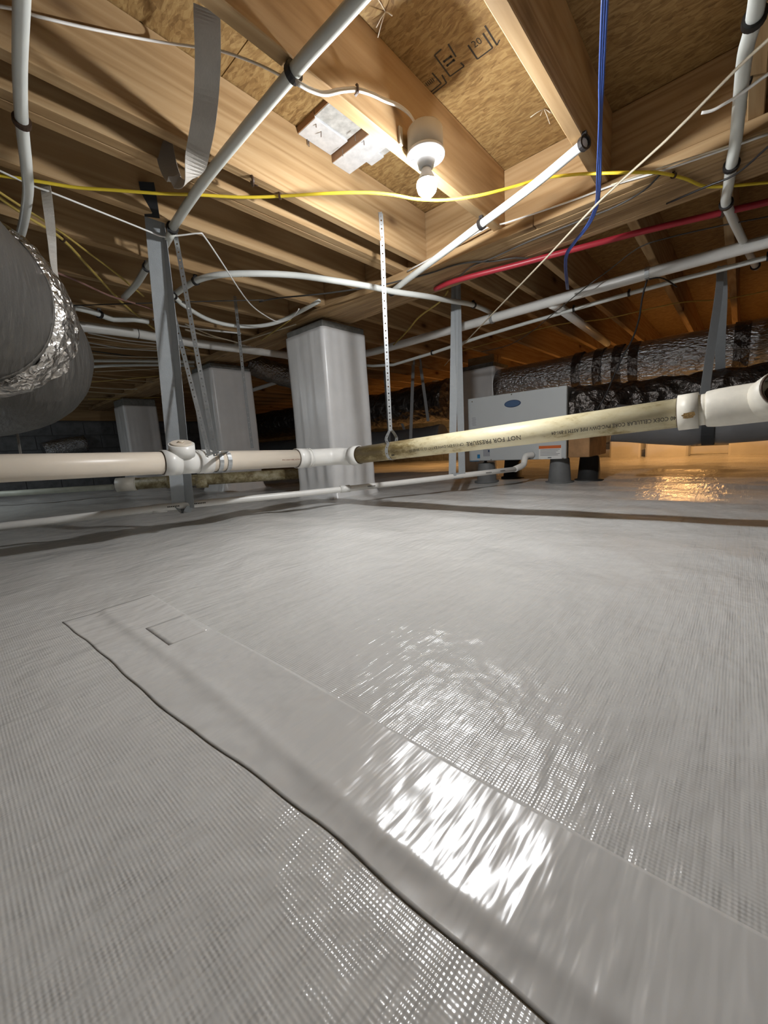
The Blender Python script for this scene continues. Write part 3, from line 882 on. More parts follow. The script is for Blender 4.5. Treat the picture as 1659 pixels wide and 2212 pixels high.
# two-inch vent run with its branch
vz = [YP(1720, 502, 2.69), YP(1659, 521, 2.69), YP(1400, 591, 2.69), YP(1180, 654, 2.69), YP(970, 714, 2.69), YP(815, 758, 2.69), V((-2.75, 2.69, 1.16))]
vp = run('vent_pipe', 'thick white plastic pipe crossing high from the right edge towards the middle pier', PVC_W, 0.0295, vz, n=2, seg=20)
for x, y in ((1399, 591), (1063, 688)):
    c = YP(x, y, 2.69)
    obj('pipe_hook', RIBBON(ring_path(c, (1, 0, 0), 0.0315, 0, 2 * math.pi, 18), 0.02, 0.003, (1, 0, 0)), GALV, vp)
cb = YP(1190, 655, 2.69)
obj('branch', PIPE(cb + V((0, -0.005, 0.012)), Z(1312, 742, 1.18), 0.0295), PVC_W, vp)
obj('branch_hub', PIPE(cb + V((-0.0, 0.02, 0.012)), cb + V((-0.002, 0.12, 0.016)), 0.037, 0.03), PVC_W, vp)
hp = run('vent_pipe', 'thick white plastic pipe on the far left passing behind the wide grey strap', PVC_W, 0.0295,
    [XP(150, 702, -2.97), XP(182, 706, -2.97), XP(300, 721, -2.97), XP(420, 741, -2.97), XP(610, 766, -2.97), V((-2.97, 2.6, 1.13))], n=2, seg=18)
obj('glue_line', tube(bmesh.new(), ring_path(XP(297, 721, -2.97), (0, 1, 0), 0.030), 0.002, 6), BLACK, hp)
run('water_pipe', 'short white pipe stub with a dark coupling above the thick far-left pipe', PEX, 0.015,
    [Z(160, 664, 1.16), Z(190, 671, 1.16), Z(215, 679, 1.16), Z(245, 690, 1.16), Z(290, 690, 1.16), Z(320, 695, 1.16)], [Z(213, 678, 1.16)], n=2)
run('vent_pipe', 'dim white pipe sloping in the dark left of the middle pier', PVC_W, 0.022, [D(498, 858, 4.75), D(610, 822, 4.65), D(652, 806, 4.6)], n=1)
for k, (y0, y1) in enumerate(((781, 780), (794, 788))):
    run('water_pipe', ('upper' if k == 0 else 'lower') + ' of two long white pipes running away beyond the silver duct', PEX, 0.013,
        [Z(178, y0 + (16 if k else 2), 1.18), Z(202, y0 - 2, 1.18), Z(345, y1, 1.18), Z(420, y1 + 2, 1.18)], n=3)

# ================================================================== CABLES
def cable(label, m, r, pts, n=6, group=None, staples=(), cat='cable', name='cable', flat=False):
    P = smooth_path([Z(*p) if len(p) == 3 and not isinstance(p, Vector) else p for p in pts], n)
    if staples:
        t = thing(name, P[0], label, cat, group)
        obj('sheath', tube(bmesh.new(), P, r, 6), m, t)
        for s in staples:
            c = Z(*s); i = min(range(len(P)), key=lambda k: (P[k] - c).length)
            ax = (P[min(i + 1, len(P) - 1)] - P[max(i - 1, 0)]).normalized()
            b = bmesh.new(); ribbon(b, ring_path(P[i], ax, r * 1.5, 0, 2 * math.pi, 10), 0.007, 0.003, ax)
            box(b, P[i] + V((-0.004, -0.004, r)), P[i] + V((0.004, 0.004, r + 0.006)))
            obj('staple', b, BROWN, t)
        return t
    return tag(obj(name, tube(bmesh.new(), P, r, 6), m), label, cat, group)
cable('bright yellow cable strung across the whole view just below the glowing bulb', YEL, 0.0052,
      [(-60, 372, 1.195), (0, 379, 1.195), (90, 393, 1.2), (165, 405, 1.205), (250, 411, 1.205), (345, 418, 1.20), (430, 421, 1.205), (520, 426, 1.205), (605, 424, 1.205), (700, 418, 1.185), (790, 416, 1.18), (850, 421, 1.168), (900, 430, 1.155),
       (960, 432, 1.15), (1030, 423, 1.15), (1100, 406, 1.175), (1170, 386, 1.206), (1240, 377, 1.205), (1280, 375, 1.19), (1340, 373, 1.158), (1390, 372, 1.156), (1430, 374, 1.156), (1480, 386, 1.158), (1520, 402, 1.158), (1570, 402, 1.158), (1659, 394, 1.158), (1720, 388, 1.158)],
      4, staples=((608, 424, 1.205), (1455, 379, 1.158)))
cable('dull yellow cable slanting down from the left edge above the silver duct', YEL_D, 0.0058, [(-60, 380, 1.2), (0, 428, 1.2), (62, 470, 1.2), (135, 517, 1.2), (200, 586, 1.2), (262, 652, 1.195), (310, 692, 1.19), (345, 718, 1.18), (420, 760, 1.18)], 4, staples=((142, 525, 1.2),))
cable('second dull yellow cable close above the slanting one at the left edge', YEL_D, 0.0045, [(-60, 372, 1.205), (0, 416, 1.211), (60, 455, 1.211), (130, 500, 1.211), (190, 545, 1.211), (250, 590, 1.211), (310, 640, 1.211)], 4)
cable('thin white cable crossing the big lit joist at the top left corner', WHITE, 0.0035, [V((-1.35, -0.08, 1.2095)), XP(0, 14, -1.222), XP(80, 35, -1.222), XP(200, 63, -1.222), XP(330, 88, -1.22), Z(420, 101, 1.40), Z(480, 111, 1.37), Z(560, 140, 1.32), Z(622, 172, 1.24), XP(660, 192, -0.857)], 5)
def lampcable(dx, dz, label):
    pts = [XP(640, 178, -0.81), XP(668, 194, -0.81), XP(700, 203, -0.812), XP(735, 196, -0.812), XP(768, 194, -0.812), XP(800, 203, -0.812), XP(830, 217, -0.812), XP(860, 229, -0.808), XP(884, 248, -0.79), XP(896, 270, -0.772), V((BX - 0.012, BY - 0.046, 1.24))]
    return cable(label, WHITE, 0.0036, [p + V((dx, 0, dz)) for p in pts], 5)
lampcable(0.0, 0.0036, 'upper of the paired white cables feeding the round lamp box')
lampcable(0.003, -0.0042, 'lower of the paired white cables feeding the round lamp box')
st_ = XP(768, 194, -0.812)
tag(obj('cable_staple', RIBBON([st_ + V((0.0, 0.004, 0.012)), st_ + V((0.008, 0.0, 0.008)), st_ + V((0.008, 0.0, -0.010)), st_ + V((0.0, -0.004, -0.016))], 0.006, 0.003, (0, 1, 0)), BROWN), 'brown staple holding the paired white lamp cables to the joist', 'staple')
cable('thin white cable drooping from the left strap and curling up by the middle pier', WHITE, 0.0032, [(-20, 360, 1.2), (70, 401, 1.19), (112, 416, 1.185), (200, 451, 1.185), (290, 487, 1.19), (322, 500, 1.19), (352, 511, 1.19), (392, 508, 1.195), (430, 504, 1.2), (442, 512, 1.2), (480, 568, 1.18), (520, 630, 1.15), (545, 661, 1.14), (572, 681, 1.13), (600, 695, 1.12), (625, 690, 1.12), (640, 676, 1.13), (646, 667, 1.14)], 4)
for k, dx in enumerate((-4, 0, 4)):
    cable(('left', 'middle', 'right')[k] + ' strand of the blue cable bundle hanging from the top edge at right', BLUE, 0.0030, [V((-0.06 + 0.004 * k, 0.1, 1.16 + 0.0065 * k)), V((-0.150 + 0.004 * k, 0.60, 1.140 + 0.0065 * k))] + [Z(px_ + dx * f_, py_, z_ + 0.0065 * k) for px_, py_, f_, z_ in ((1309, -60, 1.4, 1.134), (1303, 80, 1.2, 1.133), (1299, 180, 1, 1.133), (1297, 260, .6, 1.133), (1294, 370, 1, 1.133), (1292, 420, .8, 1.133), (1288, 446, .7, 1.133), (1276, 476, .7, 1.133), (1258, 503, .6, 1.12), (1240, 525, .6, 1.11), (1222, 560, .6, 1.11), (1226, 625, .6, 1.13))], 4, group='blue cable bundle')
cable('long taut cream cable slanting from the upper right corner down past the girder', CREAM, 0.0040, [(1720, 25, 1.16), (1659, 86, 1.16), (1590, 150, 1.158), (1437, 305, 1.14), (1299, 431, 1.13), (1181, 556, 1.10), (1060, 682, 1.06), (1000, 745, 1.05), (960, 790, 1.04)], 3)
cable('short white cable with a free end beside the right hanging pipe', WHITE, 0.0042, [(1720, 125, 1.17), (1659, 160, 1.17), (1600, 203, 1.17), (1562, 226, 1.175), (1540, 238, 1.18), (1515, 244, 1.185)], 4)
cable('thin white cable lying along the ledger of the girder', WHITE, 0.0036, [YP(880, 586, 1.752), YP(958, 543, 1.752), YP(1050, 493, 1.752), YP(1065, 488, 1.752), YP(1094, 481, 1.752), YP(1170, 456, 1.752), YP(1250, 428, 1.752), YP(1330, 398, 1.752), YP(1400, 378, 1.752), YP(1480, 352, 1.752), YP(1659, 290, 1.752)], 3)
cable('black cable stapled along the girder underside from the middle pier to the right', GREYC, 0.0042, [(560, 652, 1.19), (600, 644, 1.19), (693, 635, 1.18), (780, 623, 1.165), (821, 617, 1.163), (922, 592, 1.163), (980, 573, 1.163), (1020, 566, 1.163), (1067, 564, 1.163), (1115, 557, 1.163), (1160, 560, 1.163), (1200, 552, 1.165)], 4)
cable('thin black cable running diagonally over the girder plies', GREYC, 0.0035, [(985, 607, 1.163), (1016, 577, 1.163), (1067, 556, 1.163), (1139, 523, 1.163), (1250, 478, 1.163), (1330, 446, 1.163), (1390, 412, 1.163), (1425, 378, 1.163)], 4)
cable('black cable cutting the right edge over the hanging white pipe', BLACK, 0.0035, [(1700, 285, 1.12), (1659, 317, 1.12), (1590, 376, 1.12), (1521, 405, 1.13), (1440, 440, 1.15)], 4)
cable('two-line grey cable along the girder near the right edge', CREAM, 0.003, [(1720, 262, 1.163), (1659, 287, 1.163), (1560, 320, 1.163), (1480, 345, 1.163), (1400, 372, 1.163), (1320, 400, 1.163)], 3)
cable('black cable crossing below the red pipe at right', GREYC, 0.003, [(1720, 452, 1.15), (1659, 468, 1.15), (1560, 487, 1.15), (1450, 512, 1.17), (1380, 535, 1.19), (1320, 580, 1.19), (1260, 625, 1.13), (1190, 682, 1.09), (1150, 715, 1.085), (1100, 745, 1.085), (1040, 760, 1.09)], 4)
cable('thin dark cable stretched level behind the left straps', GREYC, 0.003, [(160, 660, 1.16), (250, 657, 1.16), (370, 653, 1.16), (480, 650, 1.16), (570, 648, 1.17)], 4)
cable('yellow cable sloping down behind the middle perforated strap', YEL_D, 0.0055, [(968, 628, 1.19), (950, 652, 1.16), (905, 685, 1.14), (880, 715, 1.13), (850, 745, 1.13)], 4)
cable('yellow cable rising left of the middle pier top', YEL_D, 0.005, [(628, 690, 1.16), (600, 710, 1.16), (565, 735, 1.16)], 4)
cable('thin yellow cable strung level in the dark at right below the thick white pipe', YEL_D, 0.004, [(1720, 610, 1.15), (1659, 628, 1.15), (1560, 647, 1.15), (1480, 652, 1.16), (1400, 668, 1.16), (1300, 690, 1.17), (1200, 702, 1.17), (1080, 735, 1.17), (990, 760, 1.17)], 3)
cable('black cable hanging from the thick white pipe down to the dark plenum', BLACK, 0.0045, [YP(1398, 604, 2.68), YP(1388, 640, 2.70), YP(1380, 690, 2.74), YP(1365, 735, 2.8), YP(1340, 780, 2.84), YP(1310, 850, 2.86), YP(1288, 890, 2.86), YP(1280, 920, 2.88)], 4)
cable('short black cable tail beside the hook of the thick white pipe', BLACK, 0.004, [YP(1402, 603, 2.66), YP(1425, 600, 2.7), YP(1445, 608, 2.78), YP(1462, 620, 2.84)], 4)
cable('pale red-striped cable running from the silver duct hanger towards the wide strap', plain('dim_red', (0.30, 0.16, 0.13), 0.5), 0.005, [(112, 585, 1.15), (165, 606, 1.15), (235, 638, 1.15), (290, 655, 1.16), (340, 672, 1.16)], 4)
random.seed(21)
ORD = ['first', 'second', 'third', 'fourth', 'fifth', 'sixth', 'seventh', 'eighth', 'ninth', 'tenth', 'eleventh', 'twelfth']
BUN = [(190, 719, 345, 742, .005, WHITE), (188, 727, 420, 757, .005, CREAM), (192, 740, 345, 758, .0045, WHITE), (186, 748, 350, 752, .005, CREAM), (190, 757, 345, 775, .005, GREYC),
       (190, 764, 350, 772, .0045, CREAM), (205, 803, 345, 796, .004, CREAM), (190, 812, 345, 826, .0045, CREAM), (188, 826, 345, 812, .004, YEL_D), (190, 836, 345, 838, .0055, CREAM), (188, 846, 345, 850, .005, CREAM), (190, 862, 345, 858, .005, YEL_D),
       (420, 735, 600, 752, .005, WHITE), (420, 748, 560, 742, .005, WHITE), (400, 700, 520, 742, .0045, CREAM), (330, 690, 520, 720, .006, WHITE), (400, 712, 500, 735, .006, CREAM), (410, 742, 560, 760, .005, CREAM), (500, 745, 640, 700, .0045, CREAM)]
for k, (x0, y0, x1, y1, r, m) in enumerate(BUN):
    zz = 1.185 + random.uniform(-0.015, 0.012)
    mid_ = ((x0 + x1) / 2, (y0 + y1) / 2 + random.uniform(0, 5), zz - 0.01)
    near = k >= 12
    grp = BUN[12:] if near else BUN[:12]
    nth = ORD[sorted(range(len(grp)), key=lambda q: grp[q][1]).index(k - 12 if near else k)]
    hue = {WHITE: 'white', CREAM: 'cream', GREYC: 'dark grey', YEL_D: 'dull yellow'}[m]
    cable(f'{hue} cable, {nth} from the top in the tangle left of the middle pier' if near else f'{hue} cable, {nth} from the top in the bundle beyond the silver duct', m, r, [(x0, y0, zz), mid_, (x1, y1, zz)], 6,
          group='cables beside the middle pier' if near else 'cable bundle beyond the silver duct')

# ================================================================== STRAPS
def arc_loop(c, axis, r, width, thick, a0, a1):
    return ring_path(c, axis, r, a0, a1, 20)
# perforated hanger in the middle
pc = onB(846, 960)
top = XP(821, 462, -1.228); 
low = pc + V((0.005, -0.012, 0.10))
hs = thing('perforated_hanger', pc + V((0, 0, 0.045)), 'galvanised perforated strap hanging straight down to the yellowed drain pipe', 'strap')
wd = (RR - V((0, 0, RR.z))).normalized()
obj('strap', perforated([top + V((0.002, -0.004, 0.004)), top + V((0.006, -0.002, -0.05)), top.lerp(low, 0.5) + V((0, 0, 0)), low], 0.0185, 0.0012, wd, n=6), GALV, hs)
lp = [low + V((0, 0.0, 0.008)), pc + V((-0.004, -0.040, 0.062))]
for k in range(13):
    a = math.radians(40 + 280 * k / 12)
    lp.append(pc + V((0, -math.sin(a) * (RP + 0.002), math.cos(a) * (RP + 0.002))))
lp += [pc + V((0.004, 0.035, 0.065)), low + V((0.002, 0.004, 0.006))]
obj('loop', perforated(lp, 0.0185, 0.0012, (1, 0, 0), n=2), GALV, hs)
sc_ = bmesh.new(); tube(sc_, [low + V((0, -0.006, 0)), low + V((0, 0.008, 0))], 0.004, 8)
obj('screw', sc_, GALV, hs)
# pair of perforated straps at left, holding the clean drain pipe
for k, (x, y, X, xb, lab) in enumerate(((374, 480, -1.69, 484, 'perforated metal strap at left, the nearer of two holding the clean drain pipe'), (362, 610, -1.69, 466, 'perforated metal strap at left leaning from behind the wide strap to the drain pipe'))):
    c = onA(xb, 1000)
    t = thing('perforated_hanger', c + V((0, 0, 0.05)), lab, 'strap')
    tp = D(x, y, 1.60) if k == 0 else D(x - 4, y, 1.70)
    if k == 0: tp = XP(x, y, -1.735)
    lo_ = D(466, 985, 1.655) if k == 0 else D(452, 983, 1.70)
    obj('strap', perforated([tp + V((0, 0, 0.08 if k == 0 else 0.25)), tp, lo_], 0.0185, 0.0012, wd, n=1), GALV, t)
    obj('loop', RIBBON([lo_ + V((-.002, 0, 0.01))] + ring_path(c, ta, RP + 0.003 + 0.001 * k, 0.5, 5.9, 22), 0.0185, 0.0014, ta), GALV, t)
# thin perforated strap in the dark behind
tag(obj('perforated_hanger', perforated([XP(507, 640, -2.386), XP(514, 700, -2.386), XP(530, 850, -2.386), XP(545, 968, -2.386)], 0.0185, 0.0012, wd, n=3), GALV), 'dim perforated strap hanging in the dark left of the middle pier', 'strap')

# wide grey webbing at left, looped under the condensate pipe
ws = thing('webbing_strap', (-1.95, 0.75, 0.1), 'wide grey webbing strap folded double, hanging from a joist down to the low white pipe', 'strap')
t0, b0 = D(326, 425, 1.52), D(386, 1092, 1.915)
w1 = V((RR.x, RR.y, 0)).normalized()
obj('front_band', RIBBON([t0 + V((0, 0, 0.06)), t0, t0.lerp(b0, .33), t0.lerp(b0, .66), b0], 0.058, 0.0016, lambda q: (w1 + FF * (0.15 + 0.4 * q)).normalized(), 5), WEB, ws)
t1, b1 = D(339, 425, 1.535), D(409, 1096, 1.93)
obj('back_band', RIBBON([t1 + V((0, 0, 0.06)), t1, t1.lerp(b1, .3) + V((0.02, 0, 0)), t1.lerp(b1, .66) + V((0.008, 0, 0)), b1], 0.058, 0.0016, lambda q: (w1 - FF * (0.9 - 0.6 * q)).normalized(), 5), WEB, ws)
obj('under_loop', RIBBON([b0 + V((-.004, -.004, 0.004)), b0.lerp(b1, .5) + V((0, 0, -0.03)), b1 + V((.004, .004, 0.004))], 0.05, 0.0016, (w1 * 0.3 + FF).normalized(), 4), WEB, ws)
tag(obj('webbing_strap', RIBBON([D(316, 393, 1.40), D(322, 425, 1.42), D(329, 470, 1.45)], 0.052, 0.002, lambda q: (w1 + V((0, 0, 0.1))).normalized(), 4), WEB_B), 'dark folded strap end nailed to the joist above the wide grey strap', 'strap')
# looped pale strap, upper left
def loop_w(q):
    a = math.pi * min(1.0, max(0.0, (q - 0.45) / 0.5))
    return (w1 * math.cos(a) + V((0, 0, 1)) * math.sin(a) * 0.8 + FF * 0.5 * math.sin(a) + FF * 0.35 * math.sin(q * 8) * max(0, 1 - 2 * q)).normalized()
tag(obj('webbing_strap', RIBBON([D(447, 18, 0.86), D(448, 60, 0.88), D(449, 130, 0.92), D(446, 200, 0.97), D(440, 260, 1.01), D(429, 320, 1.06), D(420, 362, 1.09), D(406, 392, 1.115), D(389, 398, 1.14), D(373, 382, 1.165), D(361, 350, 1.18), D(352, 305, 1.19)],
    lambda q: 0.055 - 0.022 * math.exp(-((q - 0.72) / 0.10) ** 2), 0.0016, loop_w, 5), WEB_W), 'slack pale webbing strap looping between two joists at upper left', 'strap')
# mid strap to the condensate pipe
ms = thing('webbing_strap', D(990, 1030, 2.62), 'narrow grey webbing strap looped round the low white pipe left of the air handler', 'strap')
for k, (xa, ya, xb, yb) in enumerate(((983, 600, 977, 1030), (987, 600, 998, 1032))):
    a_0, b_0 = D(xa, ya, 2.52), D(xb, yb - 4, 2.585)
    obj('band', RIBBON([a_0, a_0.lerp(b_0, 0.3), b_0], 0.046, 0.0016, (w1 + FF * (0.2 if k else -0.2)).normalized(), 4), WEB, ms)
cpt = D(988, 1028, 2.59)
obj('loop', RIBBON(ring_path(cpt, cpts[4] - cpts[3], 0.0195, 0, 2 * math.pi, 14), 0.075, 0.0016, cpts[4] - cpts[3]), WEB, ms)
# right strap down to the grey flex duct
rs = thing('webbing_strap', YP(1520, 930, 2.70), 'long grey webbing strap hanging at right, carrying the flexible duct', 'strap')
obj('front_band', RIBBON([D(1557, 575, 2.2), D(1552, 640, 2.2), D(1536, 750, 2.18), D(1521, 860, 2.16), D(1516, 905, 2.16)], lambda q: 0.04 + 0.022 * q, 0.0016, (w1 + FF * 0.1).normalized(), 4), WEB, rs)
obj('back_band', RIBBON([D(1558, 575, 2.26), D(1560, 640, 2.3), D(1556, 750, 2.42), D(1557, 850, 2.55)], 0.05, 0.0016, (w1 - FF * 0.4).normalized(), 4), WEB, rs)

# ================================================================== LEFT SILVER DUCT
def jw(amp, sc):
    return lambda q: amp * noise.noise(q * sc) + amp * 0.5 * noise.noise(q * sc * 3.1)
ld = thing('flexible_duct', (-1.9, 0.1, 0.45), 'big silver-jacketed duct at the left edge with a crumpled foil joint', 'duct')
JC, JA = V((-1.778, 0.119, 0.848)), V((-0.882, 0.47, -0.026)).normalized()     # joint centre and run of the duct
DC = [V((-1.16, -1.7, 0.87)), V((-1.16, -1.1, 0.87)), V((-1.18, -0.55, 0.865)), JC - JA * 0.52, JC - JA * 0.25, JC]
obj('duct_sleeve', TUBE(DC, 0.250, 56, 8, True, jw(0.005, 5)), JACK, ld, label='near sleeve with fine swept creases')
DC2 = [JC - JA * 0.02, JC + JA * 0.06, JC + V((-0.16, 0.075, -0.04)), V((-2.085, 0.262, 0.765)), V((-2.36, 0.24, 0.735)), V((-2.75, 0.02, 0.72)), V((-3.1, -0.35, 0.72)), V((-3.3, -0.9, 0.74))]
obj('duct_boot', TUBE(DC2, 0.252, 56, 8, True, jw(0.007, 4)), JACK, ld, label='far sleeve bending away')
cr = bmesh.new()
CP = smooth_path(DC2[:4], 6)[1:12]
tube(cr, CP, lambda q: 0.250 + 0.018 * min(1.0, q * 5), 96, False, lambda q: 0.018 * abs(noise.noise(q * 22)) + 0.006 * noise.noise(q * 60) - 0.004)
for f in cr.faces: f.smooth = False
obj('foil_collar', cr, FOIL_S, ld, label='crumpled shiny foil tape collar')
tag(obj('duct_hanger', RIBBON([Z(97, 392, ZJ), Z(102, 430, 1.16), Z(107, 470, 1.10), D(112, 520, 1.28), D(116, 572, 1.28), D(122, 600, 1.28)], lambda q: 0.030 - 0.012 * q, 0.0016, lambda q: (w1 * math.cos(q * 1.6) + FF * math.sin(q * 1.6)).normalized(), 5), WEB_W), 'twisted pale strap holding the silver duct at upper left', 'strap')
tag(obj('duct_hanger', RIBBON([D(33, 915, 1.9), D(38, 940, 1.9), D(45, 985, 1.9)], 0.012, 0.0016, w1, 3), WEB_W), 'short pale strap end below the silver duct', 'strap')

# ================================================================== AIR HANDLER
ah = thing('air_handler', (-1.24, 3.08, 0.17), 'grey-white air handler cabinet with a blue oval badge and an orange warning label', 'air handler')
AX0, AX1, AY, AZ0, AZ1 = -1.607, -0.872, 2.83, 0.172, 0.652
obj('front_panel', BOX((AX0, AY, AZ0), (AX1, AY + 0.03, AZ1), 0.004), PAINTW, ah)
obj('cabinet', BOX((AX0 + 0.004, AY + 0.0305, AZ0 + 0.004), (AX1 - 0.004, 3.36, AZ1 - 0.004), 0.003), CAB_SIDE, ah)
def ypl(x, y): return YP(x, y, AY)
def panel_rect(bm, p, wd_, ht, dy):
    return box(bm, (p.x - wd_ / 2, AY - dy, p.z - ht / 2), (p.x + wd_ / 2, AY - 0.0002, p.z + ht / 2))
c = ypl(1107, 872)
bd = bmesh.new()
def oval(bm, cx, cz, rx, rz, y0, y1, seg=36):
    a = [bm.verts.new((cx + rx * math.cos(2 * math.pi * k / seg), y0, cz + rz * math.sin(2 * math.pi * k / seg))) for k in range(seg)]
    b = [bm.verts.new((cx + rx * 0.96 * math.cos(2 * math.pi * k / seg), y1, cz + rz * 0.96 * math.sin(2 * math.pi * k / seg))) for k in range(seg)]
    for k in range(seg): bm.faces.new((a[k], a[(k + 1) % seg], b[(k + 1) % seg], b[k]))
    bm.faces.new(b); bm.faces.new(a[::-1])
oval(bd, c.x, c.z, 0.062, 0.026, AY - 0.0003, AY - 0.004)
bg = obj('badge', bd, LOGOB, ah, label='dark blue oval badge')
bd = bmesh.new()
oval(bd, c.x, c.z, 0.056, 0.0215, AY - 0.0040, AY - 0.0046)
obj('badge_field', bd, LOGOL, bg)
c = ypl(1188, 977)
wl = obj('warning_label', panel_rect(bmesh.new(), c, 0.152, 0.092, 0.0008), LABELW, ah, label='white label with an orange heading')
hz = ypl(1190, 963)
obj('label_heading', BOX((c.x - 0.076, AY - 0.0016, c.z + 0.026), (c.x + 0.074, AY - 0.0008, c.z + 0.046)), ORANGE, wl)
ln = bmesh.new()
for k in range(5):
    box(ln, (c.x - 0.066, AY - 0.0014, c.z + 0.017 - k * 0.0095), (c.x + 0.066 - 0.012 * (k % 3), AY - 0.0008, c.z + 0.020 - k * 0.0095))
box(ln, (c.x - 0.014, AY - 0.0014, c.z - 0.040), (c.x + 0.010, AY - 0.0008, c.z - 0.033))
obj('label_lines', ln, INKG, wl, label='rows of fine print')
c = ypl(1034, 986); obj('blue_label', panel_rect(bmesh.new(), c, 0.024, 0.030, 0.0008), LBLUE, ah, label='small blue square sticker')
c = ypl(1051, 978); lg = obj('rating_label', panel_rect(bmesh.new(), c, 0.056, 0.055, 0.0008), LGREY, ah, label='grey rating sticker')
obj('label_corner', BOX((c.x + 0.014, AY - 0.0014, c.z + 0.004), (c.x + 0.025, AY - 0.0008, c.z + 0.02)), LOGOB, lg)
c = ypl(1024, 911); lg = bmesh.new()
for k in range(6):
    box(lg, (c.x - 0.018 + 0.004 * (k % 2), AY - 0.0008, c.z + 0.026 - k * 0.011), (c.x + 0.018 - 0.004 * ((k + 1) % 2), AY - 0.0002, c.z + 0.031 - k * 0.011))
obj('printed_emblem', lg, LGREY, ah, label='faint grey printed emblem')
c = ypl(1027, 996); obj('small_print', BOX((c.x - 0.05, AY - 0.0008, c.z - 0.002), (c.x + 0.03, AY - 0.0002, c.z + 0.002)), LBLUE, ah)
c = ypl(1140, 985); obj('drain_port', BOX((c.x - 0.016, AY - 0.006, c.z - 0.022), (c.x + 0.020, AY - 0.0002, c.z + 0.022), 0.002), INKG, ah, label='dark square drain port')
for x, y in ((1020, 868), (1105, 852), (1206, 835), (1061, 993), (1216, 990)):
    c = ypl(x, y); obj('screw', BOX((c.x - 0.004, AY - 0.003, c.z - 0.004), (c.x + 0.004, AY - 0.0002, c.z + 0.004), 0.001), STEEL, ah)
# support timber and risers
tm = obj('support_block', BOX((-0.868, 2.86, 0.178), (-0.735, 3.30, 0.335), 0.004), plain('dark_timber', (0.36, 0.20, 0.09), 0.8, 0, 0.3, 12)); tag(tm, 'brown timber block on the black riser at the right of the air handler', 'timber')
def riser(x, y, m, lab, h=0.172):
    b = lathe(bmesh.new(), [(0.0, h), (0.060, h), (0.063, h - 0.006), (0.076, 0.012), (0.095, 0.008), (0.095, -0.006), (0.0, -0.006)], (x, y, hf(x, y) * 0), 28)
    tag(obj('equipment_riser', b, m), lab, 'riser')
riser(-1.500, 2.915, RISER, 'grey cone riser under the left front corner of the air handler', 0.150)
riser(-0.945, 2.935, RISER, 'grey cone riser under the right front corner of the air handler')
riser(-1.44, 3.27, RISER_D, 'black cone riser under the back of the air handler')
riser(-0.80, 3.12, RISER_D, 'black cone riser under the brown timber block')
nb = bmesh.new(); tube(nb, [V((-1.50, 2.90, 0.150)), V((-1.50, 2.90, 0.172))], 0.012, 8); box(nb, (-1.515, 2.885, 0.150), (-1.485, 2.915, 0.156))
tag(obj('levelling_bolt', nb, BLACK), 'black levelling bolt between the left grey riser and the air handler', 'bolt')

# ================================================================== FOIL DUCTS AT RIGHT AND IN THE DARK
fd = thing('foil_duct', (0.0, 4.1, 0.68), 'large round foil-wrapped duct running behind the air handler to the right edge', 'duct')
ra, rb = V((-1.925, 4.1, 0.86)), V((2.6, 4.1, 0.895))
obj('duct_body', TUBE([ra.lerp(rb, k / 60) for k in range(61)], 0.19, 40, 1, True, jw(0.004, 9)), FOIL, fd)
for x in (1255, 1300, 1340, 1375):
    c = YP(x, 800, 4.1); c = V((c.x, 4.1, 0.873))
    obj('duct_band', tube(bmesh.new(), [c + V((-0.035, 0, 0)), c + V((0.035, 0, 0))], 0.197, 36, False), FOIL_D, fd, label='dark tape band round the duct')
for x in (1555, 1590, 1606):
    c = YP(x, 800, 4.1); c = V((c.x, 4.1, 0.876))
    obj('duct_band', tube(bmesh.new(), [c + V((-0.022, 0, 0)), c + V((0.022, 0, 0))], 0.197, 36, False), FOIL_D, fd, label='dark tape band round the duct')
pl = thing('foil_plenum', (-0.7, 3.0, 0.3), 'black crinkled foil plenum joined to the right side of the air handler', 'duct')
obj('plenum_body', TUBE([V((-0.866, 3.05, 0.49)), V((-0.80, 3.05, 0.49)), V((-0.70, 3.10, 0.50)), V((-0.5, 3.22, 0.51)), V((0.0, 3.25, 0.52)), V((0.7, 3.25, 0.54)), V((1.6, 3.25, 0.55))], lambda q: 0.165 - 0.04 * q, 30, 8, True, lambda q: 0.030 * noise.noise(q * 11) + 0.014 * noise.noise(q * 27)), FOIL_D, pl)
fl = thing('flexible_duct', (0.2, 2.95, 0.25), 'grey flexible duct slung low behind the coupling at the right edge', 'duct')
FP = [V((-0.60, 2.86, 0.385)), V((-0.42, 2.90, 0.36)), V((-0.2, 2.92, 0.335)), V((0.05, 2.92, 0.345)), V((0.5, 2.9, 0.37)), V((1.4, 2.88, 0.38))]
obj('duct_body', TUBE(FP, 0.112, 36, 8, True, lambda q: 0.008 * noise.noise(q * 7) - 0.016 * math.exp(-((q.x + 0.14) / 0.05) ** 2)), FLEX, fl)
cst = V((-0.135, 2.922, 0.337))
obj('sling_loop', RIBBON(ring_path(cst, (1, 0, 0), 0.112, 1.2, 5.1, 26), 0.055, 0.002, (1, 0, 0)), WEB_B, rs, label='black lower loop round the flexible duct')
d2 = tag(obj('foil_duct', TUBE([V((-2.62, 4.25, 0.83)), V((-3.0, 4.3, 0.84)), V((-3.8, 4.3, 0.82)), V((-5.2, 4.3, 0.85)), V((-7.2, 4.3, 0.85))], 0.24, 28, 8, True, lambda q: 0.020 * noise.noise(q * 8) + 0.010 * noise.noise(q * 21)), FOIL_D), 'dark foil-wrapped duct in the gloom right behind the middle pier', 'duct')
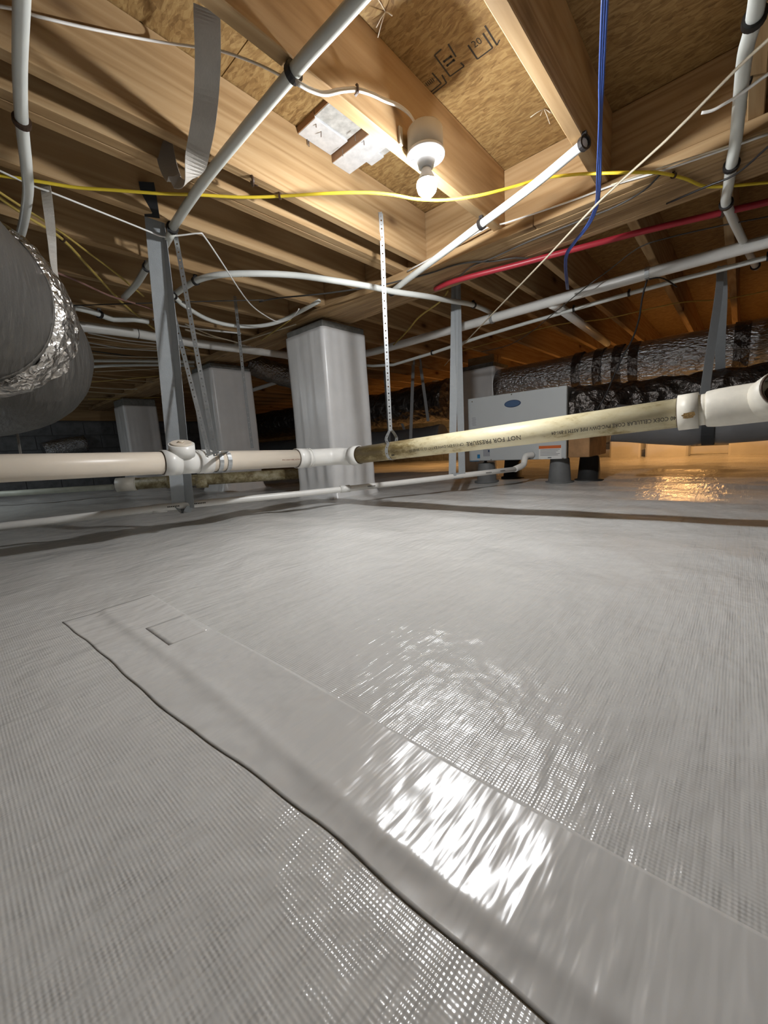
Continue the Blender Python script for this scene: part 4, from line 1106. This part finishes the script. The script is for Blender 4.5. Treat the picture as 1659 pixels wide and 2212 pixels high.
d3 = tag(obj('flexible_duct', TUBE([V((-2.6, 4.0, 0.38)), V((-2.9, 3.95, 0.36)), V((-3.5, 3.95, 0.35)), V((-4.4, 3.9, 0.36)), V((-6.5, 3.9, 0.36))], 0.17, 28, 8, True, lambda q: 0.014 * noise.noise(q * 9)), FLEX), 'dark flexible duct lying low behind the middle pier', 'duct')
d4 = tag(obj('foil_duct', TUBE([D(537, 784, 3.9), D(562, 795, 3.95), D(605, 808, 4.05), D(680, 832, 4.15)], lambda q: 0.095 + 0.02 * q, 24, 8, True, lambda q: 0.014 * noise.noise(q * 14)), FOIL), 'crinkled foil duct end catching light left of the middle pier', 'duct')
d5 = tag(obj('foil_duct', TUBE([XP(95, 975, -7.62), XP(150, 963, -7.62), XP(185, 958, -7.62)], 0.13, 20, 4, True, lambda q: 0.014 * noise.noise(q * 12)), FOIL), 'bright foil duct piece far left behind the drain pipe', 'duct')
for k, (xa, ya, xb, yb) in enumerate(((893, 776, 887, 950), (905, 766, 925, 910))):
    tag(obj('webbing_strap', RIBBON([XP(xa, ya, -2.82), XP(xb, yb, -2.82)], 0.035, 0.002, w1), WEB), ('dim vertical strap' if k == 0 else 'dim slanting strap') + ' in the dark right of the middle perforated strap', 'strap')
obj('sling', RIBBON([V((-3.212, 3.725, 1.2165)), V((-3.212, 3.735, 0.8)), V((-3.212, 3.74, 0.40))] + [V((-3.212, 3.945 - 0.19 * math.cos(a_ * 0.314), 0.355 - 0.19 * math.sin(a_ * 0.314))) for a_ in range(11)] + [V((-3.212, 4.0, 0.60))], 0.04, 0.002, (1, 0, 0)), WEB, d3, label='grey sling round the duct')
# stub piers against the back wall in the warm light
for k, (x, y, wd_, h, lab) in enumerate(((1352, 985, 0.34, 0.30, 'warm-lit white stub block behind the support timber'), (1441, 975, 0.42, 0.20, 'warm-lit white stub block in the middle of the back wall'), (1640, 970, 0.5, 0.26, 'dim white stub block at the right edge by the back wall'))):
    c = Z(x, y, 0.02)
    c = YP(x, y, 5.9)
    tag(obj('stub_block', BOX((c.x - wd_ / 2, 5.8, -0.02), (c.x + wd_ / 2, 6.16, h), 0.02), LINER_W), lab, 'block')

# ================================================================== SUBFLOOR DETAILS BY THE LAMP
def quad_block(p, z0, z1, m, name, lab=None, side=None, par=None):
    b = bmesh.new()
    q = [Z(*a, z0) for a in p]
    lo = [b.verts.new(v) for v in q]; hi = [b.verts.new(V((v.x, v.y, z1))) for v in q]
    f = [b.faces.new(lo)]
    for k in range(4): f.append(b.faces.new((lo[k], lo[(k + 1) % 4], hi[(k + 1) % 4], hi[k])))
    b.faces.new(hi[::-1])
    return obj(name, b, m, par)
wb = thing('blocking_boards', Z(740, 310, 1.43), 'white-washed short boards nailed under the subfloor between joists left of the bulb', 'board')
def board(x0, x1, y0, y1, z0, name, m=BLKW):
    o = obj(name, BOX((x0, y0, z0), (x1, y1, ZS - 0.0006), 0.001), m, wb)
    obj('board_side', BOX((x0 + 0.001, y0 - 0.0022, z0 + 0.002), (x1 - 0.001, y0 + 0.0002, ZS - 0.0006)), plain('raw_edge', (0.30, 0.17, 0.09), 0.85), o, label='raw brown edge')
    return o
board(-1.229, -1.135, 1.035, 1.185, 1.428, 'board')
board(-1.134, -0.87, 1.035, 1.185, 1.434, 'board', BLKG)
board(-1.229, -0.87, 1.192, 1.282, 1.404, 'board')
board(-1.165, -1.10, 1.284, 1.345, 1.431, 'board')
board(-1.099, -0.87, 1.284, 1.345, 1.437, 'board', BLKG)
def nail(x, y, z0, ln, dx, dy):
    b = bmesh.new(); p = Z(x, y, z0)
    tube(b, [p + V((0, 0, 0.006)), p + V((dx, dy, -ln))], 0.0017, 5)
    return obj('nail_point', b, STEEL, wb)
for x, y, z0, ln, dx, dy in ((694, 285, 1.428, .02, .004, -.006), (663, 300, 1.43, .022, .003, .002), (667, 303, 1.43, .02, 0, 0), (740, 326, 1.404, .02, .004, -.004), (767, 295, 1.404, .016, .003, -.003), (786, 304, 1.404, .016, .003, -.003), (800, 328, 1.434, .022, .002, 0), (756, 368, 1.437, .02, 0, 0), (752, 366, 1.437, .018, .002, 0), (682, 262, 1.436, .018, 0, 0)):
    nail(x, y, z0, ln, dx, dy)
# grade stamps on the strand board
sp = bmesh.new()
zs = ZS - 0.0006
dxs = V((0, 0, 0))
def bar(p, q, w_):
    p, q = V(p), V(q); t_ = (q - p).normalized(); s_ = V((-t_.y, t_.x, 0)) * w_ / 2
    sp.faces.new([sp.verts.new(v) for v in (p - s_, q - s_, q + s_, p + s_)])
def zpx(x, y):
    v = Z(860 + x / 5.925, 30 + y / 5.925, zs); return v
for pl_ in (((465, 530), (665, 800), (845, 670), (800, 625)), ((465, 530), (555, 450)), ((640, 385), (740, 550)), ((895, 400), (1015, 580), (1210, 435), (1085, 250)), ((300, 890), (402, 1015), (552, 890), (435, 755)), ((410, 1050), (620, 885), (560, 780)), ((1110, 150), (1265, 400), (1300, 330))):
    for a_1, b_1 in zip(pl_, pl_[1:]): bar(zpx(*a_1), zpx(*b_1), 0.0046)
for (a_1, b_1) in (((590, 610), (680, 545)), ((630, 660), (715, 590)), ((580, 600), (600, 622)), ((665, 535), (690, 560)), ((620, 650), (640, 672)), ((702, 580), (725, 605))):
    bar(zpx(*a_1), zpx(*b_1), 0.006)
o20 = zpx(975, 440); ux = (zpx(1085, 365) - zpx(975, 440)); uy = (zpx(930, 380) - zpx(975, 440))
vv, ff = text_verts('20', 1.0)
mx, my = max(v.x for v in vv), max(v.y for v in vv)
bv = [sp.verts.new(o20 + ux * (v.x / mx) + uy * (v.y / my) * 1.2) for v in vv]
for f in ff:
    try: sp.faces.new([bv[i] for i in f])
    except ValueError: pass
for k in range(5):
    bar(zpx(350 + k * 20, 880 - k * 15), zpx(385 + k * 20, 925 - k * 15), 0.0028)
for v in sp.verts: v.co.z = zs
st2 = obj('grade_stamp', sp, INK, ceil, label='black inked grade stamps on the board')

# debris and shreds of web on the boards
def tuft(x, y, z, lab, n=5, ln=0.05, seed=0):
    random.seed(seed); b = bmesh.new(); p = Z(x, y, z)
    for k in range(n):
        d_ = V((random.uniform(-1, 1), random.uniform(-1, 1), -random.uniform(0.2, 1.0))).normalized() * ln * random.uniform(0.5, 1)
        tube(b, [p, p + d_ * 0.5 + V((0, 0, 0.002)), p + d_], 0.0014, 4)
    tag(obj('hanging_shred', b, DUSTY), lab, 'shred')
tuft(832, 25, ZS - 0.001, 'pale dusty shred hanging from the strand board at the top edge', 4, 0.06, 3)
tuft(1175, 235, ZS - 0.001, 'pale torn shred beside the right lit joist', 5, 0.05, 5)
tuft(530, 590, 1.19, 'frayed plastic shred caught on the arching white pipe', 6, 0.03, 9)
kn = bmesh.new(); c = Z(545, 391, 1.205); tube(kn, ring_path(c, (0.4, 1, 0.1), 0.011, 0, 5.2, 14), 0.005, 6); tube(kn, [c + V((0, 0, -0.01)), c + V((0.015, 0.01, -0.016))], 0.002, 5)
tag(obj('pipe_clip', kn, BROWN), 'empty dark pipe clip nailed under the big lit joist', 'clip')
kn = bmesh.new(); c = Z(1618, 175, ZJ - 0.004); tube(kn, ring_path(c, (1, 0.5, 0), 0.008, 0, 4.5, 10), 0.004, 6)
tag(obj('pipe_clip', kn, BLACK), 'empty black clip on the joist beside the right hanging pipe', 'clip')
